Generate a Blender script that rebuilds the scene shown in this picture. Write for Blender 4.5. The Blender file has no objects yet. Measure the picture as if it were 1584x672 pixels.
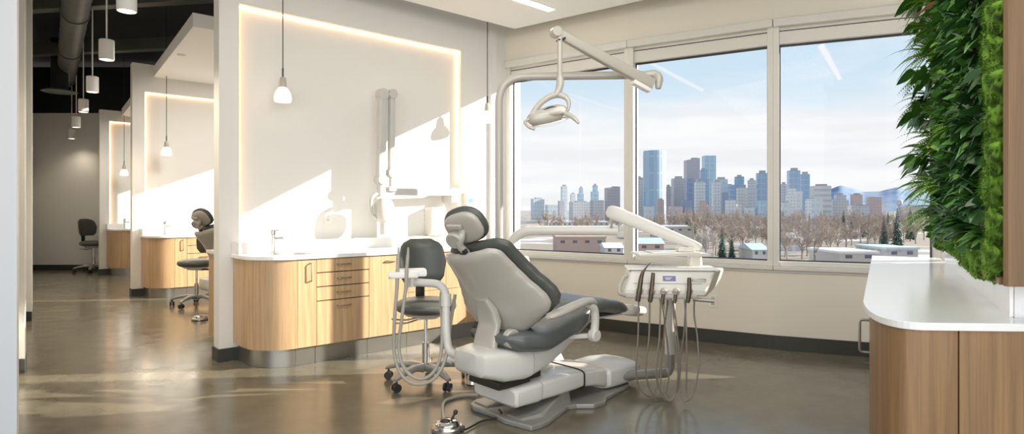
import bpy, bmesh, math, random
from mathutils import Vector, Matrix, noise as mnoise
R = math.radians
PI = math.pi
random.seed(7)
scene = bpy.context.scene
C = scene.collection
F = 950.0          # focal length in pixels of the 1584x672 frame
CX, HY, EYE = 792.0, 325.0, 1.3

def P(px, py, Y):
    return Vector(((px - CX) / F * Y, Y, EYE - (py - HY) / F * Y))

def GX(px, Y):
    return (px - CX) / F * Y

# ------------------------------------------------------------------ materials
def new_mat(name):
    m = bpy.data.materials.new(name); m.use_nodes = True
    nt = m.node_tree; b = nt.nodes['Principled BSDF']
    return m, nt, b

def mat(name, col, rough=0.5, metal=0.0, spec=None, bump=0.0, bscale=60, var=0.0, vscale=4.0, sheen=0, coat=0):
    m, nt, b = new_mat(name)
    b.inputs['Base Color'].default_value = (*col, 1)
    b.inputs['Roughness'].default_value = rough
    b.inputs['Metallic'].default_value = metal
    if spec is not None: b.inputs['Specular IOR Level'].default_value = spec
    if coat: b.inputs['Coat Weight'].default_value = coat
    if bump or var:
        tc = nt.nodes.new('ShaderNodeTexCoord')
    if var:
        n = nt.nodes.new('ShaderNodeTexNoise'); n.inputs['Scale'].default_value = vscale
        n.inputs['Detail'].default_value = 5
        r = nt.nodes.new('ShaderNodeValToRGB')
        r.color_ramp.elements[0].position = .3; r.color_ramp.elements[1].position = .7
        r.color_ramp.elements[0].color = (*[c * (1 - var) for c in col], 1)
        r.color_ramp.elements[1].color = (*[min(1, c * (1 + var)) for c in col], 1)
        nt.links.new(tc.outputs['Object'], n.inputs['Vector'])
        nt.links.new(n.outputs['Fac'], r.inputs['Fac'])
        nt.links.new(r.outputs['Color'], b.inputs['Base Color'])
    if bump:
        n2 = nt.nodes.new('ShaderNodeTexNoise'); n2.inputs['Scale'].default_value = bscale
        bp = nt.nodes.new('ShaderNodeBump'); bp.inputs['Strength'].default_value = bump
        bp.inputs['Distance'].default_value = .01
        nt.links.new(tc.outputs['Object'], n2.inputs['Vector'])
        nt.links.new(n2.outputs['Fac'], bp.inputs['Height'])
        nt.links.new(bp.outputs['Normal'], b.inputs['Normal'])
    return m

def emit(name, col, strength):
    m, nt, b = new_mat(name)
    b.inputs['Base Color'].default_value = (.9, .9, .9, 1)
    b.inputs['Emission Color'].default_value = (*col, 1)
    b.inputs['Emission Strength'].default_value = strength
    return m

def wood_mat(name, light, dark, rough=.42):
    m, nt, b = new_mat(name)
    tc = nt.nodes.new('ShaderNodeTexCoord')
    mp = nt.nodes.new('ShaderNodeMapping'); mp.inputs['Scale'].default_value = (26, 26, .9)
    n = nt.nodes.new('ShaderNodeTexNoise'); n.inputs['Scale'].default_value = 1.6; n.inputs['Detail'].default_value = 6
    n.inputs['Distortion'].default_value = .35
    mp2 = nt.nodes.new('ShaderNodeMapping'); mp2.inputs['Scale'].default_value = (110, 110, 2.2)
    n2 = nt.nodes.new('ShaderNodeTexNoise'); n2.inputs['Scale'].default_value = 2.0; n2.inputs['Detail'].default_value = 3
    mx = nt.nodes.new('ShaderNodeMath'); mx.operation = 'MULTIPLY_ADD'; mx.inputs[1].default_value = .35
    r = nt.nodes.new('ShaderNodeValToRGB')
    r.color_ramp.elements[0].position = .42; r.color_ramp.elements[0].color = (*dark, 1)
    r.color_ramp.elements[1].position = .88; r.color_ramp.elements[1].color = (*light, 1)
    L = nt.links.new
    L(tc.outputs['Object'], mp.inputs['Vector']); L(mp.outputs['Vector'], n.inputs['Vector'])
    L(tc.outputs['Object'], mp2.inputs['Vector']); L(mp2.outputs['Vector'], n2.inputs['Vector'])
    L(n2.outputs['Fac'], mx.inputs[0]); L(n.outputs['Fac'], mx.inputs[2])
    L(mx.outputs[0], r.inputs['Fac']); L(r.outputs['Color'], b.inputs['Base Color'])
    b.inputs['Roughness'].default_value = rough
    bp = nt.nodes.new('ShaderNodeBump'); bp.inputs['Strength'].default_value = .08; bp.inputs['Distance'].default_value = .004
    L(n2.outputs['Fac'], bp.inputs['Height']); L(bp.outputs['Normal'], b.inputs['Normal'])
    return m

def floor_mat():
    m, nt, b = new_mat('polished_concrete'); L = nt.links.new
    tc = nt.nodes.new('ShaderNodeTexCoord')
    n = nt.nodes.new('ShaderNodeTexNoise'); n.inputs['Scale'].default_value = 1.1; n.inputs['Detail'].default_value = 9; n.inputs['Roughness'].default_value = .62
    n3 = nt.nodes.new('ShaderNodeTexNoise'); n3.inputs['Scale'].default_value = 5.5; n3.inputs['Detail'].default_value = 8; n3.inputs['Distortion'].default_value = .1
    ad = nt.nodes.new('ShaderNodeMath'); ad.operation = 'MULTIPLY_ADD'; ad.inputs[1].default_value = .25
    r = nt.nodes.new('ShaderNodeValToRGB')
    r.color_ramp.elements[0].position = .42; r.color_ramp.elements[0].color = (.118, .104, .070, 1)
    r.color_ramp.elements[1].position = .92; r.color_ramp.elements[1].color = (.235, .208, .150, 1)
    L(tc.outputs['Object'], n.inputs['Vector']); L(tc.outputs['Object'], n3.inputs['Vector'])
    L(n3.outputs['Fac'], ad.inputs[0]); L(n.outputs['Fac'], ad.inputs[2])
    L(ad.outputs[0], r.inputs['Fac']); L(r.outputs['Color'], b.inputs['Base Color'])
    rr = nt.nodes.new('ShaderNodeMapRange'); rr.inputs['From Min'].default_value = .35; rr.inputs['From Max'].default_value = .7
    rr.inputs['To Min'].default_value = .15; rr.inputs['To Max'].default_value = .24
    L(n3.outputs['Fac'], rr.inputs['Value']); L(rr.outputs['Result'], b.inputs['Roughness'])
    b.inputs['Specular IOR Level'].default_value = .6
    bp = nt.nodes.new('ShaderNodeBump'); bp.inputs['Strength'].default_value = .012; bp.inputs['Distance'].default_value = .01
    L(n.outputs['Fac'], bp.inputs['Height']); L(bp.outputs['Normal'], b.inputs['Normal'])
    return m

def glass_mat(name, refl=.055, tint=(1, 1, 1)):
    m = bpy.data.materials.new(name); m.use_nodes = True; nt = m.node_tree
    nt.nodes.clear(); L = nt.links.new
    out = nt.nodes.new('ShaderNodeOutputMaterial'); t = nt.nodes.new('ShaderNodeBsdfTransparent')
    t.inputs['Color'].default_value = (*tint, 1)
    g = nt.nodes.new('ShaderNodeBsdfGlossy'); g.inputs['Roughness'].default_value = .0
    fr = nt.nodes.new('ShaderNodeFresnel'); fr.inputs['IOR'].default_value = 1.2
    mx = nt.nodes.new('ShaderNodeMixShader')
    ge = nt.nodes.new('ShaderNodeNewGeometry'); ma = nt.nodes.new('ShaderNodeMath'); ma.operation = 'MULTIPLY_ADD'; ma.inputs[1].default_value = -1; ma.inputs[2].default_value = 1
    L(ge.outputs['Backfacing'], ma.inputs[0]); mu = nt.nodes.new('ShaderNodeMath'); mu.operation = 'MULTIPLY'; L(ma.outputs[0], mu.inputs[0]); L(fr.outputs['Fac'], mu.inputs[1])
    L(mu.outputs[0], mx.inputs['Fac']); L(t.outputs[0], mx.inputs[1]); L(g.outputs[0], mx.inputs[2]); L(mx.outputs[0], out.inputs['Surface'])
    return m

M = {}
M['wall'] = mat('wall_paint', (.80, .785, .745), .6, bump=.04, bscale=220)
M['wall_cool'] = mat('wall_paint_white', (.80, .815, .83), .6)
M['wall_warm'] = mat('wall_paint_beige', (.83, .775, .67), .6, bump=.04, bscale=220)
M['niche'] = mat('niche_paint', (.84, .81, .76), .55)
M['white'] = mat('white_lacquer', (.84, .83, .80), .35)
M['ceil'] = mat('soffit_white', (.9, .9, .88), .7)
M['frame'] = mat('window_frame_paint', (.70, .685, .635), .4)
M['gasket'] = mat('black_gasket', (.03, .03, .035), .5)
M['base'] = mat('dark_baseboard', (.04, .041, .033), .45)
M['dark'] = mat('black_ceiling_paint', (.012, .014, .013), .85)
M['duct'] = mat('dark_duct', (.085, .088, .075), .5, bump=.1, bscale=30)
M['floor'] = floor_mat()
M['oak'] = wood_mat('oak_veneer', (.60, .405, .225), (.40, .25, .13))
M['oak_dark'] = wood_mat('oak_veneer_deep', (.335, .195, .092), (.195, .107, .048))
M['oak_frame'] = wood_mat('oak_frame_wood', (.25, .145, .068), (.15, .082, .036))
M['gap'] = mat('cabinet_carcass', (.05, .035, .02), .7)
M['quartz'] = mat('white_quartz', (.86, .86, .85), .16, var=.01, vscale=30)
M['kick'] = mat('brushed_metal_kick', (.33, .32, .29), .32, .85, bump=.03, bscale=90)
M['steel'] = mat('satin_steel', (.55, .52, .47), .28, 1)
M['chrome'] = mat('chrome', (.75, .75, .75), .12, 1)
M['bronze'] = mat('brushed_pull', (.38, .32, .25), .35, .9)
M['shell'] = mat('chair_shell_plastic', (.46, .435, .385), .24, coat=.3)
M['plastic'] = mat('white_plastic', (.68, .665, .62), .28, coat=.2)
M['xray'] = mat('xray_enamel', (.55, .54, .51), .35)
M['vinyl'] = mat('charcoal_vinyl', (.088, .093, .083), .34, bump=.05, bscale=160)
M['vinyl_soft'] = mat('slate_vinyl', (.115, .125, .122), .31, bump=.05, bscale=160)
M['greybase'] = mat('grey_cast_base', (.34, .335, .31), .33, .35)
M['black'] = mat('black_plastic', (.025, .024, .022), .4)
M['hose'] = mat('grey_brown_hose', (.21, .185, .15), .36)
M['hose2'] = mat('light_grey_hose', (.40, .375, .32), .34)
M['tan'] = mat('dark_instrument', (.11, .085, .06), .32, .3)
M['lens'] = glass_mat('lamp_lens')
M['glass'] = glass_mat('window_glass')
M['led'] = emit('warm_led', (1, .52, .20), 4.5)
M['pend'] = emit('opal_shade', (1, .80, .60), .5)
M['lamp_in'] = emit('pendant_diffuser', (1, .86, .68), 3.0)
M['linear'] = emit('linear_diffuser', (1, .95, .88), 5.0)
M['screen'] = mat('blue_display', (.13, .12, .34), .2)
M['teal'] = mat('teal_label', (.10, .42, .50), .4)
M['moss'] = mat('moss', (.12, .25, .02), .9, var=.75, vscale=22)
M['leafd'] = mat('dark_leaf', (.036, .12, .028), .28, var=.35, vscale=5)
M['leafm'] = mat('mid_leaf', (.08, .23, .035), .36, var=.35, vscale=6)
M['leafl'] = mat('bright_leaf', (.22, .42, .05), .45, var=.3, vscale=6)
M['leafr'] = mat('coral_leaf', (.55, .22, .12), .45)
M['soil'] = mat('planting_felt', (.014, .026, .010), .95)

# ------------------------------------------------------------------ mesh builder
class MB:
    def __init__(s): s.bm = bmesh.new()
    def _add(s, vs, fs):
        v = [s.bm.verts.new(Vector(p)) for p in vs]
        for f in fs:
            try: s.bm.faces.new([v[i] for i in f])
            except ValueError: pass
        return s
    def box(s, c, size, X=(1, 0, 0), Yv=(0, 1, 0), Z=(0, 0, 1), bev=0):
        c = Vector(c); X = Vector(X).normalized(); Yv = Vector(Yv).normalized(); Z = Vector(Z).normalized()
        if len(size) == 3: sx, sy, sz = [k / 2 for k in size]
        t = bmesh.new(); bmesh.ops.create_cube(t, size=1)
        for v in t.verts: v.co = Vector((v.co.x * sx * 2, v.co.y * sy * 2, v.co.z * sz * 2))
        if bev: bmesh.ops.bevel(t, geom=t.edges[:], offset=bev, segments=2, affect='EDGES', profile=.6)
        s._merge(t, lambda p: c + X * p.x + Yv * p.y + Z * p.z); return s
    def _merge(s, t, fn):
        t.verts.index_update(); vs = [fn(v.co) for v in t.verts]; fs = [[v.index for v in f.verts] for f in t.faces]; t.free()
        s._add(vs, fs)
    def bar(s, a, b, w, h, up=(0, 0, 1), bev=0):
        a = Vector(a); b = Vector(b); X = (b - a); l = X.length; X.normalize()
        Yv = Vector(up).cross(X)
        if Yv.length < 1e-4: Yv = Vector((0, 1, 0)).cross(X)
        Yv.normalize(); Z = X.cross(Yv)
        return s.box((a + b) / 2, (l, w, h), X, Yv, Z, bev)
    def tube(s, pts, r, seg=12, caps=True, round_end=False):
        pts = [Vector(p) for p in pts]; n = len(pts)
        rs = r if isinstance(r, (list, tuple)) else [r] * n
        tan = []
        for i in range(n):
            a = pts[max(0, i - 1)]; b = pts[min(n - 1, i + 1)]; d = b - a
            tan.append(d.normalized() if d.length > 1e-9 else Vector((0, 0, 1)))
        ref = Vector((0, 0, 1)) if abs(tan[0].z) < .9 else Vector((1, 0, 0))
        N = (ref - tan[0] * ref.dot(tan[0])).normalized()
        rings = []; vs = []
        for i in range(n):
            N = (N - tan[i] * N.dot(tan[i]))
            N = N.normalized() if N.length > 1e-6 else Vector((1, 0, 0))
            B = tan[i].cross(N)
            rings.append(len(vs))
            for k in range(seg):
                a = 2 * PI * k / seg
                vs.append(pts[i] + (N * math.cos(a) + B * math.sin(a)) * rs[i])
        fs = []
        for i in range(n - 1):
            for k in range(seg):
                k2 = (k + 1) % seg
                fs.append((rings[i] + k, rings[i] + k2, rings[i + 1] + k2, rings[i + 1] + k))
        if caps:
            fs.append([rings[0] + k for k in range(seg)][::-1]); fs.append([rings[-1] + k for k in range(seg)])
        return s._add(vs, fs)
    def cyl(s, a, b, r, seg=24, r2=None): return s.tube([a, b], [r, r if r2 is None else r2], seg)
    def lathe(s, c, prof, seg=28, axis=(0, 0, 1)):
        c = Vector(c); A = Vector(axis).normalized()
        pts = [c + A * z for r, z in prof]
        t = bmesh.new(); ref = Vector((1, 0, 0)) if abs(A.x) < .9 else Vector((0, 1, 0))
        N = (ref - A * ref.dot(A)).normalized(); B = A.cross(N); vs = []; fs = []
        for (r, z) in prof:
            for k in range(seg):
                a = 2 * PI * k / seg
                vs.append(c + A * z + (N * math.cos(a) + B * math.sin(a)) * max(r, 1e-4))
        for i in range(len(prof) - 1):
            for k in range(seg):
                k2 = (k + 1) % seg
                fs.append((i * seg + k, i * seg + k2, (i + 1) * seg + k2, (i + 1) * seg + k))
        fs.append(list(range(seg))[::-1]); fs.append([(len(prof) - 1) * seg + k for k in range(seg)])
        t.free(); return s._add(vs, fs)
    def loft(s, rings, caps=True, closed=False):
        n = len(rings); m = len(rings[0]); vs = [p for r in rings for p in r]; fs = []
        for i in range(n - 1 if not closed else n):
            j = (i + 1) % n
            for k in range(m):
                k2 = (k + 1) % m
                fs.append((i * m + k, i * m + k2, j * m + k2, j * m + k))
        if caps and not closed:
            fs.append(list(range(m))[::-1]); fs.append([(n - 1) * m + k for k in range(m)])
        return s._add(vs, fs)
    def ell(s, c, ax, ay, az, e=1.0, nu=28, nv=16):
        c = Vector(c); ax, ay, az = Vector(ax), Vector(ay), Vector(az)
        pw = lambda v: math.copysign(abs(v) ** e, v)
        rings = []
        for i in range(nv + 1):
            ph = -PI / 2 + PI * i / nv; ph = max(-PI / 2 + .02, min(PI / 2 - .02, ph))
            rings.append([c + ax * pw(math.cos(ph)) * pw(math.cos(2 * PI * k / nu)) + ay * pw(math.cos(ph)) * pw(math.sin(2 * PI * k / nu)) + az * pw(math.sin(ph)) for k in range(nu)])
        return s.loft(rings)
    def prism(s, poly, z0, z1):
        n = len(poly); vs = [Vector((x, y, z0)) for x, y in poly] + [Vector((x, y, z1)) for x, y in poly]
        fs = [list(range(n))[::-1], list(range(n, 2 * n))]
        for k in range(n):
            k2 = (k + 1) % n; fs.append((k, k2, n + k2, n + k))
        return s._add(vs, fs)
    def extr(s, poly3, d):
        poly3 = [Vector(p) for p in poly3]; d = Vector(d); n = len(poly3)
        vs = poly3 + [p + d for p in poly3]; fs = [list(range(n))[::-1], list(range(n, 2 * n))]
        for k in range(n):
            k2 = (k + 1) % n; fs.append((k, k2, n + k2, n + k))
        return s._add(vs, fs)
    def build(s, name, m, parent=None, smooth=False, bev=0, angle=40):
        bm = s.bm
        bmesh.ops.recalc_face_normals(bm, faces=bm.faces[:])
        off = OFF.get(parent.name, Vector((0, 0, 0))) if parent else Vector((0, 0, 0))
        if off.length: bmesh.ops.translate(bm, verts=bm.verts[:], vec=-off)
        me = bpy.data.meshes.new(name); bm.to_mesh(me); bm.free()
        me.materials.append(m if not isinstance(m, str) else M[m])
        o = bpy.data.objects.new(name, me); C.objects.link(o)
        if parent: o.parent = parent; OFF[o.name] = off
        if bev:
            b = o.modifiers.new('bevel', 'BEVEL'); b.width = bev; b.segments = 2; b.limit_method = 'ANGLE'; b.angle_limit = R(35)
        if smooth:
            me.polygons.foreach_set('use_smooth', [True] * len(me.polygons))
            try:
                me.set_sharp_from_angle(angle=R(angle))
            except Exception: pass
        return o
OFF = {}

def tag(o, label, cat, group=None, kind=None):
    o['label'] = label; o['category'] = cat
    if group: o['group'] = group
    if kind: o['kind'] = kind
    return o

def thing(name, label, cat, loc=(0, 0, 0), rz=0, group=None, world=True):
    o = bpy.data.objects.new(name, None); C.objects.link(o); o.empty_display_size = .1
    o.location = Vector(loc); o.rotation_euler = (0, 0, rz)
    if world: OFF[o.name] = Vector(loc)
    return tag(o, label, cat, group)

def struct(o): o['kind'] = 'structure'; return o

def copy_tree(o, parent=None):
    c = o.copy(); C.objects.link(c)
    if parent: c.parent = parent
    for ch in list(o.children): copy_tree(ch, c)
    return c

def smooth_path(pts, n=8):
    pts = [Vector(p) for p in pts]; out = []
    q = [pts[0] * 2 - pts[1]] + pts + [pts[-1] * 2 - pts[-2]]
    for i in range(1, len(q) - 2):
        p0, p1, p2, p3 = q[i - 1:i + 3]
        for k in range(n):
            t = k / n
            out.append(.5 * ((2 * p1) + (p2 - p0) * t + (2 * p0 - 5 * p1 + 4 * p2 - p3) * t * t + (3 * p1 - p0 - 3 * p2 + p3) * t ** 3))
    out.append(pts[-1]); return out

def fillet(pts, r, n=8):
    pts = [Vector(p) for p in pts]; out = [pts[0]]
    for i in range(1, len(pts) - 1):
        a, b, c = pts[i - 1:i + 2]; d1 = (a - b); d2 = (c - b)
        rr = min(r, d1.length * .49, d2.length * .49); p1 = b + d1.normalized() * rr; p2 = b + d2.normalized() * rr
        for k in range(n + 1):
            t = k / n; out.append(p1 * (1 - t) ** 2 + b * 2 * t * (1 - t) + p2 * t * t)
    out.append(pts[-1]); return out

def lerp(a, b, t): return a + (b - a) * t
def interp(tab, x):
    if x <= tab[0][0]: return tab[0][1]
    for (x0, y0), (x1, y1) in zip(tab, tab[1:]):
        if x <= x1:
            t = (x - x0) / (x1 - x0); t = t * t * (3 - 2 * t) * .5 + t * .5
            return y0 + (y1 - y0) * t
    return tab[-1][1]
# ------------------------------------------------------------------ room geometry
N2 = Vector((.7505, .661, 0)); M2 = Vector((.661, -.7505, 0))   # along a partition / out of its front face
A1 = Vector((-2.5, 5.24, 0)); A2 = Vector((-5.70, 9.22, 0)); A3 = Vector((-8.27, 12.32, 0))
LP = 3.238
Fp = [Vector((GX(783, 7.38), 7.38, 0)), Vector((GX(972, 6.45), 6.45, 0)), Vector((GX(1196, 5.73), 5.73, 0)), Vector((GX(1456, 5.21), 5.21, 0)), Vector((GX(1456, 5.21) + 1.55, 5.21 - .67, 0))]
SILL, HEAD, CEIL = .80, 3.0, 4.4

def wp(A, t, d, z=0): return A + N2 * t + M2 * d + Vector((0, 0, z))
def t_at(A, px, d=0):
    k = (px - CX) / F; o = A + M2 * d
    return (k * o.y - o.x) / (N2.x - k * N2.y)
def wbox(mb, A, t0, t1, d0, d1, z0, z1, bev=0):
    c = wp(A, (t0 + t1) / 2, (d0 + d1) / 2, (z0 + z1) / 2)
    return mb.box(c, (t1 - t0, abs(d1 - d0), z1 - z0), N2, M2, (0, 0, 1), bev)

struct(MB().prism([(-14, -3), (6, -3), (6, 4.35), (5.2, 4.6), (3.51, 5.36), (2.50, 5.84), (1.27, 6.56), (0, 7.5), (-3.2, 11.6), (-5.8, 14.8), (-14, 14.8)], -.3, 0).build('floor', 'floor'))
struct(MB().prism([(-14, -1.5), (5.5, -1.5), (6, 4.35), (5.3, 4.6), (3.51, 5.40), (2.50, 5.90), (1.27, 6.66), (0, 7.6), (-3.2, 11.7), (-5.8, 14.9), (-14, 14.9)], CEIL + .12, CEIL + .3).build('ceiling', 'dark'))
struct(MB().prism([(p.x, p.y) for p in (wp(A1, -.6, -.05), wp(A1, LP, -.05), Fp[1], Fp[2], Fp[3], Fp[4])] + [(5.4, 4.4), (5.4, -1.5), (-3.4, -1.5), (-3.0, 2.6)], CEIL, CEIL + .1).build('ceiling_bay', 'duct'))

NT0, NT1 = t_at(A1, 370), t_at(A1, 713)
NTOP, NDEP = 3.10, .075
def partition(name, A, top, L=LP, NT1=NT1):
    mb = MB()
    wbox(mb, A, 0, NT0, -.15, 0, 0, top)
    wbox(mb, A, NT1, L, -.15, 0, 0, top)
    wbox(mb, A, NT0, NT1, -.15, 0, NTOP, top)
    wbox(mb, A, NT0, NT1, -.15, 0, 0, .90)
    wbox(mb, A, NT0, NT1, -.15, -NDEP, .90, NTOP)
    struct(mb.build(name, 'wall'))
    b = MB(); wbox(b, A, -.012, .165, -.162, .012, 0, .11)
    struct(b.build('baseboard_' + name.split('_', 1)[1], 'base'))
    s = MB()
    wbox(s, A, NT0 + .004, NT1 - .004, -NDEP + .004, -NDEP + .016, NTOP - .014, NTOP - .004)
    o = s.build('led_strip', 'led')
    s = MB(); wbox(s, A, NT1 - .014, NT1 - .004, -NDEP + .004, -NDEP + .016, 1.62, NTOP - .016)
    s.build('side_strip', 'led', o)
    s = MB(); wbox(s, A, NT0 + .004, NT0 + .014, -NDEP + .004, -NDEP + .016, .96, NTOP - .016)
    s.build('side_strip', 'led', o)
    return o
tag(partition('wall_partition', A1, CEIL), 'warm glowing light strip edging the big recess behind the dental chair', 'light strip')
tag(partition('wall_partition_middle', A2, 3.52), 'warm light strip edging the recess in the second bay', 'light strip')
tag(partition('wall_partition_far', A3, 3.32, 1.36, 1.28), 'short warm light strip in the farthest bay recess', 'light strip')
# painted fin beside the window corner
mb = MB(); wbox(mb, A1, t_at(A1, 757), t_at(A1, 766), 0, .035, .93, CEIL); struct(mb.build('trim_corner', 'wall'))

# facade with windows
def facade_seg(a, b, n, detail=True, ext=0):
    a = a.copy(); b = b.copy(); d = (b - a); L = d.length; d.normalize(); q = Vector((-d.y, d.x, 0))   # q outwards
    if q.y < 0: q = -q
    Z = Vector((0, 0, 1))
    def bx(mb, x0, x1, y0, y1, z0, z1, bev=0): return mb.box(a + d * (x0 + x1) / 2 + q * (y0 + y1) / 2 + Z * (z0 + z1) / 2, (x1 - x0, y1 - y0, z1 - z0), d, q, Z, bev)
    w = MB(); bx(w, -.0, L + .0, 0, .22, 0, SILL - .06); bx(w, 0, L, 0, .22, HEAD + .02, CEIL)
    struct(w.build('wall_window', 'wall_warm'))
    bb = MB(); bx(bb, 0, L, -.014, 0, 0, .13); struct(bb.build('baseboard_window', 'base'))
    s = MB(); bx(s, 0, L, -.035, .22, SILL - .06, SILL - .025); bx(s, 0, L, -.012, 0, SILL - .085, SILL - .06)
    struct(s.build('trim_sill', 'frame', bev=.004))
    t = MB(); bx(t, 0, L, -.05, 0, HEAD - .0, HEAD + .075); struct(t.build('trim_header', 'frame', bev=.006))
    l, r = .052, L - .052
    fr = MB()
    bx(fr, 0, l, .0, .16, SILL - .025, HEAD + .02); bx(fr, r, L, .0, .16, SILL - .025, HEAD + .02)
    bx(fr, l, r, .03, .15, SILL - .025, SILL + .02); bx(fr, l, r, .03, .15, 2.85, HEAD + .02)
    o = struct(fr.build('window_%d' % n, 'frame', bev=.004))
    g = MB(); e = .012
    bx(g, l, r, .075, .09, SILL + .02, SILL + .02 + e); bx(g, l, r, .075, .09, 2.85 - e * 1.6, 2.85)
    bx(g, l, l + e, .075, .09, SILL + .02, 2.85); bx(g, r - e, r, .075, .09, SILL + .02, 2.85)
    bx(g, l, r, .026, .03, HEAD - .035, HEAD - .027)
    g.build('window_gasket', 'gasket', o)
    p = MB(); bx(p, l + .002, r - .002, .078, .086, SILL + .022, 2.848); p.build('window_pane', 'glass', o)
for i in range(3): facade_seg(Fp[i], Fp[i + 1], i + 1)
facade_seg(Fp[3], Fp[4], 6)
E1, E2, E3 = A1 + N2 * LP, A2 + N2 * LP, A3 + N2 * LP
def split_seg(a, b, n0):
    m = (a + b) / 2; facade_seg(a, m, n0); facade_seg(m, b, n0 + 1)
def solid_seg(a, b):
    d = (b - a).normalized(); q = Vector((-d.y, d.x, 0)); q = q if q.y > 0 else -q
    struct(MB().box((a + b) / 2 + q * .11 + Vector((0, 0, CEIL / 2)), ((b - a).length, .22, CEIL), d, q).build('wall_sun_block', 'wall'))  # unseen solid stretch, added to keep sun off the corridor floor
def outer(a, b, n0, w):
    d = (b - a).normalized(); m = a + d * w; facade_seg(a, m, n0); solid_seg(m, b)
outer(E2, E1, 4, 2.9)
outer(E3, E2, 5, 2.1)

# back wall of the corridor
struct(MB().box((-8.9, 13.39, 1.7), (3.6, .16, 3.4)).build('wall_back', 'wall'))
struct(MB().box((-8.9, 13.40, 3.9), (3.6, .16, 1.0)).build('wall_back_upper', 'dark'))
struct(MB().box((-8.9, 13.30, .055), (3.4, .02, .11)).build('baseboard_back', 'base'))
# left side of the corridor: piers between doorways
piers = [(-2.66, 3.30, 1.6, .22), (-3.884, 4.90, 1.0, .20), (-5.61, 7.18, 1.2, .20), (-7.90, 10.1, 1.2, .2)]
for i, (x, y, ln, th) in enumerate(piers):
    cx_ = -.603 / .798 * th
    struct(MB().prism([(x - ln, y), (x, y), (x + cx_, y + th), (x - ln + cx_, y + th)], 0, CEIL).build('wall_left' if i == 0 else 'wall_left_%s' % ('near', 'middle', 'far')[i - 1], 'wall_cool' if i == 0 else 'wall', bev=.006))
    if i: struct(MB().prism([(x - ln, y - .012), (x + .006, y - .012), (x + cx_ + .006, y + th), (x - ln + cx_, y + th)], 0, .11).build('baseboard_left', 'base'))
cd = Vector((-.603, .798, 0)); cq = Vector((-.798, -.603, 0))
mb = MB(); a = Vector((-2.9, 3.55, 0)) + cq * .16; mb.box(a + cd * 6.4 + Vector((0, 0, CEIL / 2)), (12.4, .1, CEIL), cd, cq)
struct(mb.build('wall_left_corridor', 'wall'))
for k, s in enumerate((2.9, 6.2)):
    f = MB(); c = Vector((-2.9, 3.55, 0)) + cq * .09 + cd * s
    f.box(c + Vector((0, 0, 1.35)), (.95, .05, 2.7), cd, cq)
    d = struct(f.build('door_%d' % (k + 1), 'oak_dark', bev=.004))
    h = MB(); h.tube(fillet([c - cd * .36 - cq * .02 + Vector((0, 0, .95)), c - cd * .36 - cq * .07 + Vector((0, 0, .95)), c - cd * .36 - cq * .07 + Vector((0, 0, 1.2)), c - cd * .36 - cq * .02 + Vector((0, 0, 1.2))], .02), .008, 8)
    h.build('door_handle', 'steel', d, True)

# right wall (carries the living wall) and its return
RW0 = Vector((1.643, 1.981, 0)); RD = Vector((.515, .857, 0)); RN = Vector((-.857, .515, 0))   # RN points into the room
RL = 2.62
mb = MB(); mb.box(RW0 + RD * (RL + .12) / 2 - RN * .08 + Vector((0, 0, CEIL / 2)), (RL - .12, .16, CEIL), RD, RN)
struct(mb.build('wall_right', 'wall_cool'))
mb = MB(); mb.box(Vector((3.62, 2.09, CEIL / 2)), (3.6, .14, CEIL)); struct(mb.build('wall_right_return', 'wall_cool'))

# ------------------------------------------------------------------ soffits
def soffit(name, poly, z, th, label):
    o = MB().prism(poly, z, z + th).build(name, 'ceil', bev=.004)
    return tag(o, label, 'ceiling panel', kind='structure') if False else struct(o)
SZ = 3.34
c1 = Vector((.03, 6.92)); lf = c1 + Vector((-.752, -.66)) * 4.4; rt = c1 + Vector((.795, -.606)) * 3.3
soffit('ceiling_soffit', [c1[:], rt[:], (rt + Vector((-.7505, -.661)) * 4.0)[:], lf[:]], SZ, .16, '')
sA = Vector((-5.50, 9.42)); sB = Vector((-3.55, 6.83)); n2 = Vector((.7505, .661))
soffit('ceiling_soffit_middle', [sA[:], sB[:], (sB + n2 * 2.6)[:], (sA + n2 * 2.6)[:]], SZ, .16, '')
# third bay
k3 = Vector((-7.98, 12.55)); k3b = k3 + Vector((1.75, -2.3))
soffit('ceiling_soffit_far', [k3[:], k3b[:], (k3b + n2 * 2.2)[:], (k3 + n2 * 2.2)[:]], 3.22, .15, '')
# recessed linear lights in soffits
def lin_light(a, b, z, w, label):
    t = thing('linear_light', label, 'ceiling light', ((a + b) / 2)[:] + (z,))
    m = MB(); m.bar((a.x, a.y, z - .003), (b.x, b.y, z - .003), w + .02, .008); m.build('frame', 'white', t)
    m = MB(); m.bar((a.x, a.y, z - .009), (b.x, b.y, z - .009), w, .006); m.build('diffuser', 'linear', t)
lin_light(Vector((.40, 6.25)), Vector((-.62, 5.26)), SZ, .085, 'white recessed linear light in the large ceiling panel above the windows')
lin_light(Vector((-3.98, 8.95)), Vector((-3.45, 9.42)), SZ, .07, 'small recessed linear light in the second bay ceiling panel')
# sprinkler cover in the second bay
dl = thing('sprinkler_cover', 'tiny round white cover in the second bay ceiling panel', 'sprinkler', (-4.33, 8.05, SZ))
m = MB(); m.lathe((-4.33, 8.05, SZ - .03), [(.0, 0), (.03, .002), (.05, .015), (.055, .03)]); m.build('cap', 'white', dl, True)

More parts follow.
